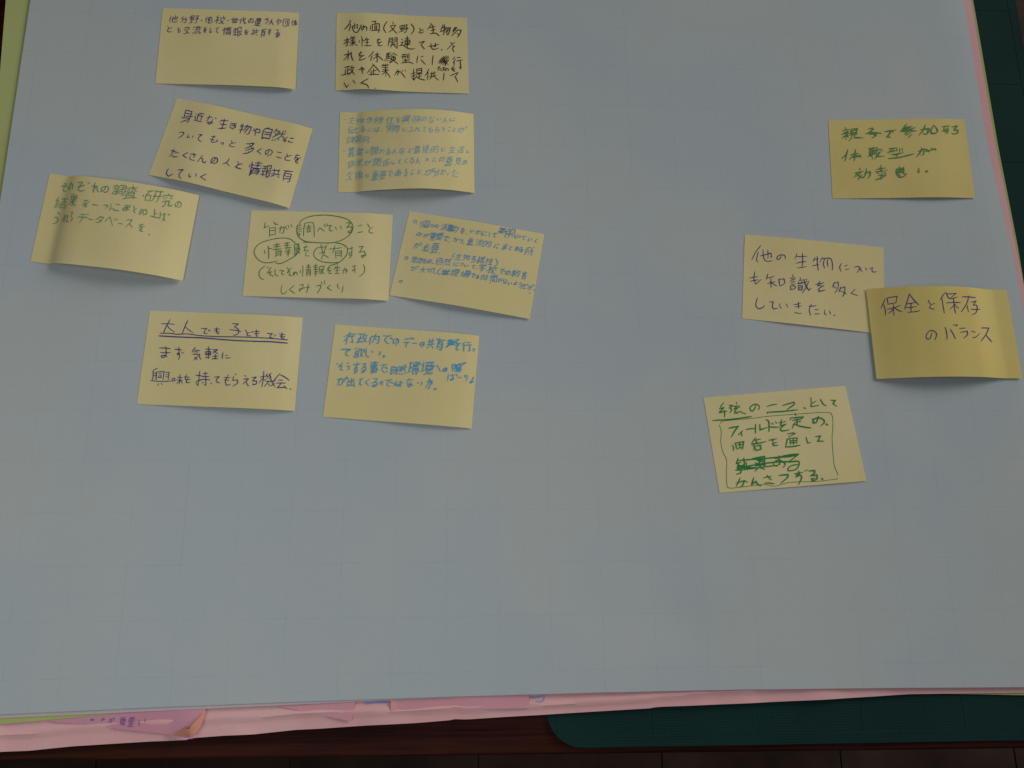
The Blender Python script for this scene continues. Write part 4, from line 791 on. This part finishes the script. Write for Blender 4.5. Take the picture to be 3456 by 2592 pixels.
t9 = G('政585,235,120,125;内745,245,110,125;で900,250,120,95;共1465,300,90,130;有1580,300,100,150;を1815,310,60,140;欲545,415,130,115;す505,620,80,140;る605,615,60,110;事735,615,105,150;で850,625,85,100;'
 '自990,640,70,100;然1085,640,120,120;環1245,620,140,150;境1420,615,165,160;の1650,640,50,45;が320,785,110,100;出440,795,80,100;て560,795,50,85;る745,805,75,105;で915,815,90,85;は1050,815,85,80;な1195,800,95,110;か1450,820,80,125;よ2000,770,45,70', 4, 0.16) \
 + Hs('''430,155 400,190 350,215; 425,185 395,225 348,272; 390,230 375,310; 425,180 500,178; 400,215 490,205; 450,215 462,290 435,280; 1040,245 1020,290 985,300 985,265 1020,240 1050,250 1050,290 1010,330;
 1130,245 1200,240; 1112,290 1195,288; 1160,290 1145,348; 1208,228 1215,240; 1232,235 1238,248; 1230,300 1283,300; 1355,280 1325,310 1345,340; 1350,285 1380,290 1375,330 1350,345; 1340,310 1375,315;
 1660,355 1700,300 1690,260 1740,255 1700,330 1760,270 1730,320 1780,270 1750,320; 1690,270 1770,320; 1680,300 1800,290; 1700,320 1780,260; 1685,345 1720,290; 1700,275 1760,300; 1710,255 1780,285 1690,320;
 1905,280 1870,320; 1895,310 1890,405; 1930,290 1980,285; 1910,325 1990,320; 1965,325 1970,395 1945,390; 2005,370 2030,375 2025,395 2010,405;
 312,375 435,378 380,410 375,440 405,465; 635,365 635,460 660,478 670,465; 705,395 722,420; 810,405 815,440 795,452; 850,462 860,455 872,462 860,470 852,463; 855,465 870,465;
 258,560 275,570; 330,550 285,600 330,590; 320,595 300,640 335,648; 385,550 410,560; 375,595 415,595 410,630 385,640; 890,658 897,663; 1525,605 1550,585 1590,665;
 1740,570 1745,660; 1750,575 1860,580; 1755,600 1850,560 1760,630 1860,600 1770,660 1865,630 1800,670; 1760,570 1850,660; 1780,570 1830,670; 1745,640 1830,580; 1855,565 1920,545 1900,560 1850,590; 1770,590 1850,640; 1790,650 1850,615;
 1690,695 1680,780; 1715,715 1770,705; 1745,700 1750,765 1725,775 1720,760 1765,755; 1790,700 1795,712; 1805,730 1815,745; 1835,735 1850,735 1850,745 1840,745; 1900,710 1905,740 1915,715; 1930,710 1935,750 1915,785;
 675,760 625,800 665,845; 815,800 810,830 830,790 845,795 840,840; 1295,800 1310,820; 1340,795 1355,820 1340,840; 1505,885 1520,878 1540,888 1520,900 1508,888; 1515,890 1535,890''')
note([(238,65),(2090,212),(1990,1402),(80,1250)], z9, [(0,0),(.3,.8),(.75,3.8),(.9,2.8),(1,.8)], 1.0, .7, t9, 12.5, 'cyan2', YELLOW,
     'sticky note with thick sky blue marker writing and two blotted-out words', ZW, 9)

t10 = Hs('''370,160 380,185; 330,200 420,185; 350,215 365,240; 405,205 385,240; 320,250 425,235; 375,235 375,320; 370,265 325,305; 385,265 410,290; 445,180 440,260; 445,185 525,175 515,255; 450,205 515,198; 450,230 515,225; 445,255 515,250; 455,265 450,300 415,340; 490,260 490,295 600,297;
 345,275 420,265; 350,230 410,220; 455,215 510,240; 450,245 515,215; 390,205 400,280;
 675,180 730,170 740,185 690,215; 640,242 700,228 850,238; 700,215 755,235 780,265 735,295 725,285; 650,238 740,225; 690,250 745,245 760,270; 895,215 965,205 965,230 925,285 970,290; 985,200 992,212; 1015,195 1040,192;
 1190,105 1120,195 1200,175; 1150,160 1260,150; 1105,210 1310,205; 1190,165 1170,240; 1200,190 1300,160; 1140,215 1240,180; 1215,215 1165,255; 1245,225 1180,265; 1260,250 1210,295; 1215,180 1280,205; 1110,205 1180,165 1230,165;
 1370,190 1475,175 1465,230 1430,250 1410,240; 1435,120 1410,190 1350,262; 1480,170 1500,190; 1545,130 1505,215 1540,240 1590,220 1590,180 1555,135; 1655,150 1755,140; 1690,150 1680,190 1740,180 1730,160; 1700,190 1690,215 1730,205 1735,225 1710,245; 1660,205 1745,195;
 1790,150 1860,140 1815,190 1865,195 1865,230 1800,245 1790,235;
 400,455 380,520 325,570; 385,530 360,605; 440,525 540,505; 505,455 490,600; 490,530 425,580; 500,530 575,550; 470,560 545,548; 560,520 580,560;
 700,435 690,520; 700,440 780,430; 700,470 775,460; 700,500 780,485; 740,435 738,510; 690,525 790,505 780,560; 665,545 720,530 730,580; 800,425 770,480 830,450 865,465; 800,490 850,480; 790,510 830,500; 830,490 800,540 760,580; 770,545 885,540; 720,480 700,540; 680,440 760,490;
 950,440 1050,430; 930,490 1060,465; 975,445 955,500; 1010,440 1000,490; 1050,440 1060,470; 1090,440 1095,480; 1125,435 1130,470; 980,520 1140,495; 1080,500 1040,560; 945,572 1080,560 1282,510; 1100,500 1020,530; 945,576 1000,570;
 1340,480 1410,450 1500,470; 1385,430 1380,470 1320,548; 1410,465 1410,520 1380,525; 1430,480 1500,465 1480,485; 1515,440 1520,455; 1555,440 1570,432;
 560,700 565,725; 490,765 610,740; 540,750 485,825; 580,755 520,810; 525,770 580,825 625,825; 590,790 540,855; 625,765 700,750 695,800 670,835; 650,710 640,780 600,830;
 845,665 840,700; 780,720 900,700; 770,750 830,740; 860,705 835,745 880,735; 900,745 925,725; 790,760 820,775; 810,800 905,795; 770,858 850,830 910,800; 850,770 845,850; 880,760 910,775; 830,690 860,750;
 1085,680 1090,700; 1050,730 1140,700 1145,750 1060,755; 1055,705 1050,770 1080,820; 1070,725 1135,720; 1065,745 1130,742; 1060,765 1140,755; 1080,825 1140,815 1190,775; 1130,760 1170,780; 1075,710 1120,750; 1045,740 1100,700; 1060,770 1110,820;
 1350,700 1345,730 1355,758 1335,755; 1440,745 1450,735 1465,742 1455,755 1442,748''')
note([(130,75),(1942,65),(2080,1112),(187,1115)], z10, [(0,0),(.4,1.2),(.75,2.6),(1,.6)], 1.0, 1.0, t10, 17, 'dgreen', YELLOW2,
     'sticky note with three brushy dark green lines, alone near the right paper edge', ZW, 10, taper=.4)

t11 = Hs('''358,242 290,330 235,438; 325,330 300,440 318,470; 355,385 500,345 510,400 490,400; 455,305 458,420; 390,300 395,380 430,455 520,450; 645,375 620,425 585,430 585,400 630,370 690,380 700,425;
858,350 830,425; 850,390 995,388; 935,345 930,540; 850,485 985,460; 865,550 990,530; 1110,400 1080,465; 1090,435 1160,420; 1140,390 1155,585; 1070,520 1160,500; 1215,400 1180,470; 1200,425 1320,420 1350,500 1350,580; 1240,430 1225,490 1240,550; 1285,430 1280,480 1290,530;
1478,485 1450,540 1470,598; 1515,525 1560,512; 1525,575 1585,560; 1650,540 1710,530 1725,560 1690,615; 1745,545 1740,575 1760,600; 1810,545 1820,582; 1860,560 1910,545 1895,575 1910,605 1960,603;
278,600 265,700 290,775 365,710; 210,690 315,670; 215,735 325,715; 458,635 440,705; 450,690 545,665; 455,765 555,740; 500,700 505,820; 510,760 580,800; 610,700 625,800; 610,710 680,700 690,760 625,800;
800,645 805,670; 765,690 840,685; 770,720 830,712; 775,745 835,738; 775,775 835,770; 770,800 775,850 835,830 830,800 770,800; 880,730 940,715; 905,680 910,715; 865,770 1000,740; 880,745 890,765; 930,735 920,755; 880,790 885,855 930,855 935,800 880,790; 885,825 930,825; 955,705 985,800 1025,860 1055,830; 1025,730 990,810 935,900; 985,700 1000,720;
1120,775 1230,755; 1175,735 1150,800 1200,790; 1235,790 1160,840 1170,875 1250,855; 1380,745 1355,820; 1380,760 1430,745 1430,820 1385,895; 1375,805 1400,830; 1470,810 1445,880; 1470,830 1520,810 1520,890 1490,950; 1460,870 1545,910; 1665,845 1605,900 1700,933;
312,965 290,1060 320,1110 370,1105 415,1070; 480,1020 535,1018 520,1060 530,1110 590,1110; 625,1040 620,1075 645,1110; 710,1045 730,1095; 815,1060 910,1035; 830,1090 925,1075; 880,1020 885,1110; 825,1160 860,1175 920,1178;
1020,1080 1125,1070; 1060,1050 1030,1130 1050,1205; 1105,1125 1155,1125; 1105,1185 1170,1183; 1245,1130 1240,1180 1270,1200; 1310,1140 1325,1190; 1370,1200 1378,1208''')
note([(130,97),(2045,275),(2060,1473),(92,1255)], z11, [(0,0),(.4,1.0),(.7,.8),(1,.1)], 1.0, 1.0, t11, 10, 'navy', YELLOW,
     'sticky note with three dark blue lines, right end tucked under a darker yellow note', ZW, 11)

t12 = Hs('''412,300 390,360 360,425; 400,380 420,518; 435,290 450,370; 435,290 570,268 550,355; 450,372 555,355; 440,438 610,385; 520,375 530,520; 525,425 460,490; 535,420 630,470;
730,235 700,330 665,440; 735,250 850,382; 695,365 800,348; 690,415 820,400; 750,365 750,465; 705,475 865,455; 972,320 1000,370; 1055,360 1000,385 990,420 1055,438;
1185,225 1130,315; 1150,300 1165,400 1180,485; 1200,215 1245,295 1350,278; 1210,240 1335,230 1265,285; 1205,355 1390,350; 1300,300 1325,490; 1320,370 1250,435; 1320,380 1365,425;
1410,275 1585,288; 1500,262 1465,370 1400,470; 1475,385 1495,468; 1525,345 1590,330 1555,380 1600,390 1600,450 1585,485 1540,508; 1530,435 1640,437; 1020,740 990,820 955,820 945,780 985,720 1040,715 1080,760 1060,830;
1190,670 1210,740 1215,828; 1255,695 1325,822; 1295,635 1315,645; 1325,635 1350,640 1330,660; 1375,688 1455,680; 1390,735 1475,720 1480,760 1435,812; 1530,720 1580,735; 1545,803 1580,800 1640,750; 1660,678 1755,680 1720,760 1655,850; 1715,765 1795,858''')
note([(155,180),(1975,190),(2185,1335),(290,1345)], z12, [(0,.4),(.15,4.6),(.3,8.2),(.48,10),(.68,7.6),(.86,1.2),(.90,.3),(1,.1)], 1.05, .95, t12, 10, 'navy', YELLOW3,
     'darker yellow sticky note with two short blue lines, arched and overlapping another note', ZW + 0.0011, 12)

t13 = Hs('''340,290 290,370; 300,365 345,350 285,415 380,395; 350,385 352,470; 410,325 450,325 415,355 440,375 420,415; 500,285 505,310; 450,335 540,330; 505,335 470,370 540,345; 515,360 475,395 510,430; 475,425 560,400; 560,415 615,430; 205,512 440,497 690,463;
745,320 705,395 680,390 670,350 730,310 780,330 785,365 765,375; 880,338 1000,310; 1075,325 1215,285 1220,310 1130,375; 880,410 890,425; 890,410 1070,400 1260,380; 1340,352 1344,358; 1425,230 1430,290; 1490,270 1430,310 1430,340 1525,325; 1545,250 1580,310 1615,330; 1675,260 1730,265 1700,300 1745,335;
405,608 525,585 480,640 440,715; 575,640 525,690; 560,660 570,705; 620,625 715,612; 740,560 738,670; 790,560 795,630 880,600; 870,505 900,520 905,650; 905,590 1030,595; 940,545 955,560; 985,530 1000,545; 1030,540 1110,525; 1060,505 1050,580 1100,560; 1120,555 1050,610 1060,640 1155,630;
1232,425 1240,450; 1175,480 1170,505; 1180,480 1335,470 1300,495; 1200,510 1300,500; 1250,510 1255,560; 1240,535 1300,525; 1225,540 1195,610; 1230,560 1300,585 1425,605; 1445,490 1470,545; 1520,460 1490,540 1455,540 1460,500 1530,480 1590,510 1590,545 1550,578; 1617,555 1622,562;
450,820 465,850 465,885; 485,790 510,870; 485,795 590,775 575,870; 515,815 570,810; 520,860 565,850; 540,790 545,855; 740,725 690,800; 715,760 800,745; 745,755 745,790; 690,805 865,775; 760,780 700,830; 740,830 800,820 805,870 745,885 735,850; 725,825 720,880;
905,755 1000,740; 950,740 955,780; 1000,785 950,800 965,825 1015,820; 1135,680 1200,668 1230,675 1150,715; 1130,740 1110,840; 1110,843 1290,820; 1160,735 1255,730 1250,800; 1165,740 1170,810; 1165,765 1250,760; 1165,790 1250,785; 1205,730 1210,810; 1130,765 1160,730; 1365,720 1385,795 1420,785; 1480,715 1545,705 1510,770 1585,770;
515,1010 850,985 1050,965 1270,935; 520,1110 700,1070 1000,1030 1240,1025; 550,1130 850,1090 1000,1070; 520,980 500,1050 560,1030; 530,1040 510,1100 600,1060 560,1120; 590,980 600,1120; 620,1030 640,1120; 490,1130 560,1130 550,1165 500,1180; 720,980 850,960 840,1040 740,1060; 750,1000 830,1030; 730,1040 860,1060; 780,970 800,1100; 740,1080 860,1060; 800,1080 730,1145; 790,1100 850,1120; 510,1080 720,1105;
980,985 1070,970; 1030,950 1040,1060; 960,1050 1000,1010 1060,1010 1000,1080 960,1060; 1060,1020 1105,1050 1085,1095; 1180,950 1270,935 1150,1030 1270,1020 1280,1060 1240,1120 1150,1140 1140,1110 1200,1070 1280,1060; 1000,975 1270,928; 1050,970 1270,942; 510,1115 730,1098; 560,1090 720,1100; 700,985 850,1010; 745,1050 855,1075; 520,1060 640,1110;
500,1290 600,1260 570,1330 540,1340; 545,1225 500,1330; 600,1260 640,1280; 715,1225 690,1310 740,1270 770,1310 805,1325; 840,1225 935,1210; 880,1195 935,1250; 855,1290 970,1300; 1030,1195 1140,1185 1140,1215 1055,1290;
1225,1175 1320,1160; 1275,1140 1280,1190 1245,1215 1250,1185 1300,1195 1310,1230 1275,1305; 1350,1140 1380,1130; 1400,1140 1470,1135 1475,1160 1425,1200 1500,1190 1500,1240 1445,1260 1435,1235 1475,1230; 1560,1232 1568,1240''')
r13 = note([(85,235),(1843,88),(2108,1268),(285,1415)], z13, [(0,0),(.4,.8),(.8,1.6),(1,.8)], 1.0, .6, t13, 14, 'bgreen', YELLOW,
     'sticky note in bright green marker with a hand-drawn box around a crossed-out line', ZW, 13)
pap13 = [c for c in r13.children if c.name.startswith('note_paper')][0]
bvh13 = BVHTree.FromPolygons([v.co + r13.location for v in pap13.data.vertices], [tuple(p.vertices) for p in pap13.data.polygons])
box = Hs('''305,550 310,525 700,485 900,460 1300,430 1600,412 1680,430 1700,580 1690,720 1700,900 1720,1080 1765,1190 1745,1195; 285,565 310,640 305,780 330,900 375,1000 375,1180 380,1300 400,1350 560,1340 850,1310 970,1330 1150,1285 1500,1270 1760,1240 1745,1225''')
ribbons('drawn_box', [[(z13[0] + x * z13[2], z13[1] + y * z13[2]) for x, y in s] for s in box], 8 * z13[2], bvh13, INK['bgreen'], r13, r13.location, random.Random(4))

# ---------------------------------------------------------------- pink notes showing under the white sheet
PG = 'pink sticky notes under the white sheet'
ZP = 0.0054
def curl(u, v):
    k = max(0, (u - .80) / .20) * max(0, (v - .55) / .45)
    return 9 * k ** 1.5
P1 = (0, 0, 1.0)
t14 = G('と313,2428,12,6;か348,2428,10,10;が376,2430,16,13;重416,2434,19,26;要444,2437,20,30;!470,2440,8,20;!490,2433,7,13', 4)
pn = note([(250,2235),(740,2285),(662,2486),(172,2434)], P1, [(0,0),(.5,.5),(1,.8)], 1, 1, t14, 2.2, 'pviolet', PNOTE,
     'bright pink sticky note with curled corner and violet characters, under the white left bottom edge', ZP, 21, PG, curl)
FLAP = paper_mat('note paper with painted orange glow', (0.72, 0.30, 0.20, 1), (0.76, 0.34, 0.24, 1), 0.2)  # orange of light bouncing inside the curl, put into the base colour
fp = [(698, 2397, 5.9), (690, 2425, 6.6), (678, 2453, 8), (664, 2470, 10), (648, 2482, 11.5), (640, 2460, 11.2), (655, 2440, 10.4), (676, 2418, 8.4)]
fp2 = [(640, 2484, 10.5), (612, 2483, 8.4), (583, 2480, 6.6), (606, 2466, 8.2), (622, 2456, 9.6)]
fv = [at(x, y, (z + 3.2) / 1000) for x, y, z in fp + fp2]
mesh('folded_corner', [v - pn.location + Vector((0, 0, wave(v.x, v.y))) for v in fv], [(0, 1, 7), (1, 2, 6, 7), (2, 3, 5, 6), (3, 4, 5), (5, 4, 8, 12), (8, 9, 11, 12), (9, 10, 11)], FLAP, pn)
note([(930,2250),(1215,2300),(1188,2433),(890,2372)], P1, [(0,0),(.5,.3),(1,.6)], 1, 1, None, 3, 'pviolet', PNOTE2,
     'small blank wedge of a tilted pink sticky note in the middle of the pink strip', ZP, 22, PG)
note([(1322,2230),(1780,2215),(1787,2389),(1320,2399)], P1, [(0,1.2),(.05,.5),(.35,.5),(.6,1.0),(1,.5)], 1, 1, None, 3, 'pviolet', PNOTE2,
     'long blank pink sticky note lying straight along the edge of the white sheet', ZP, 23, PG)
pk = tag_pink
pb = BVHTree.FromPolygons([v.co + pk.location for v in pk.data.vertices], [tuple(p.vertices) for p in pk.data.polygons])
ribbons('marker_stroke', Hs('1230,2371 1270,2372 1318,2370; 1230,2376 1318,2369'), 5, pb, INK['pblue'], pk, pk.location, random.Random(8))
ribbons('marker_stroke', Hs('1787,2354 1812,2353 1836,2347; 1788,2352 1832,2350; 1838,2347 1835,2360 1828,2368 1808,2367'), 5, pb, INK['pblue'], pk, pk.location, random.Random(9))
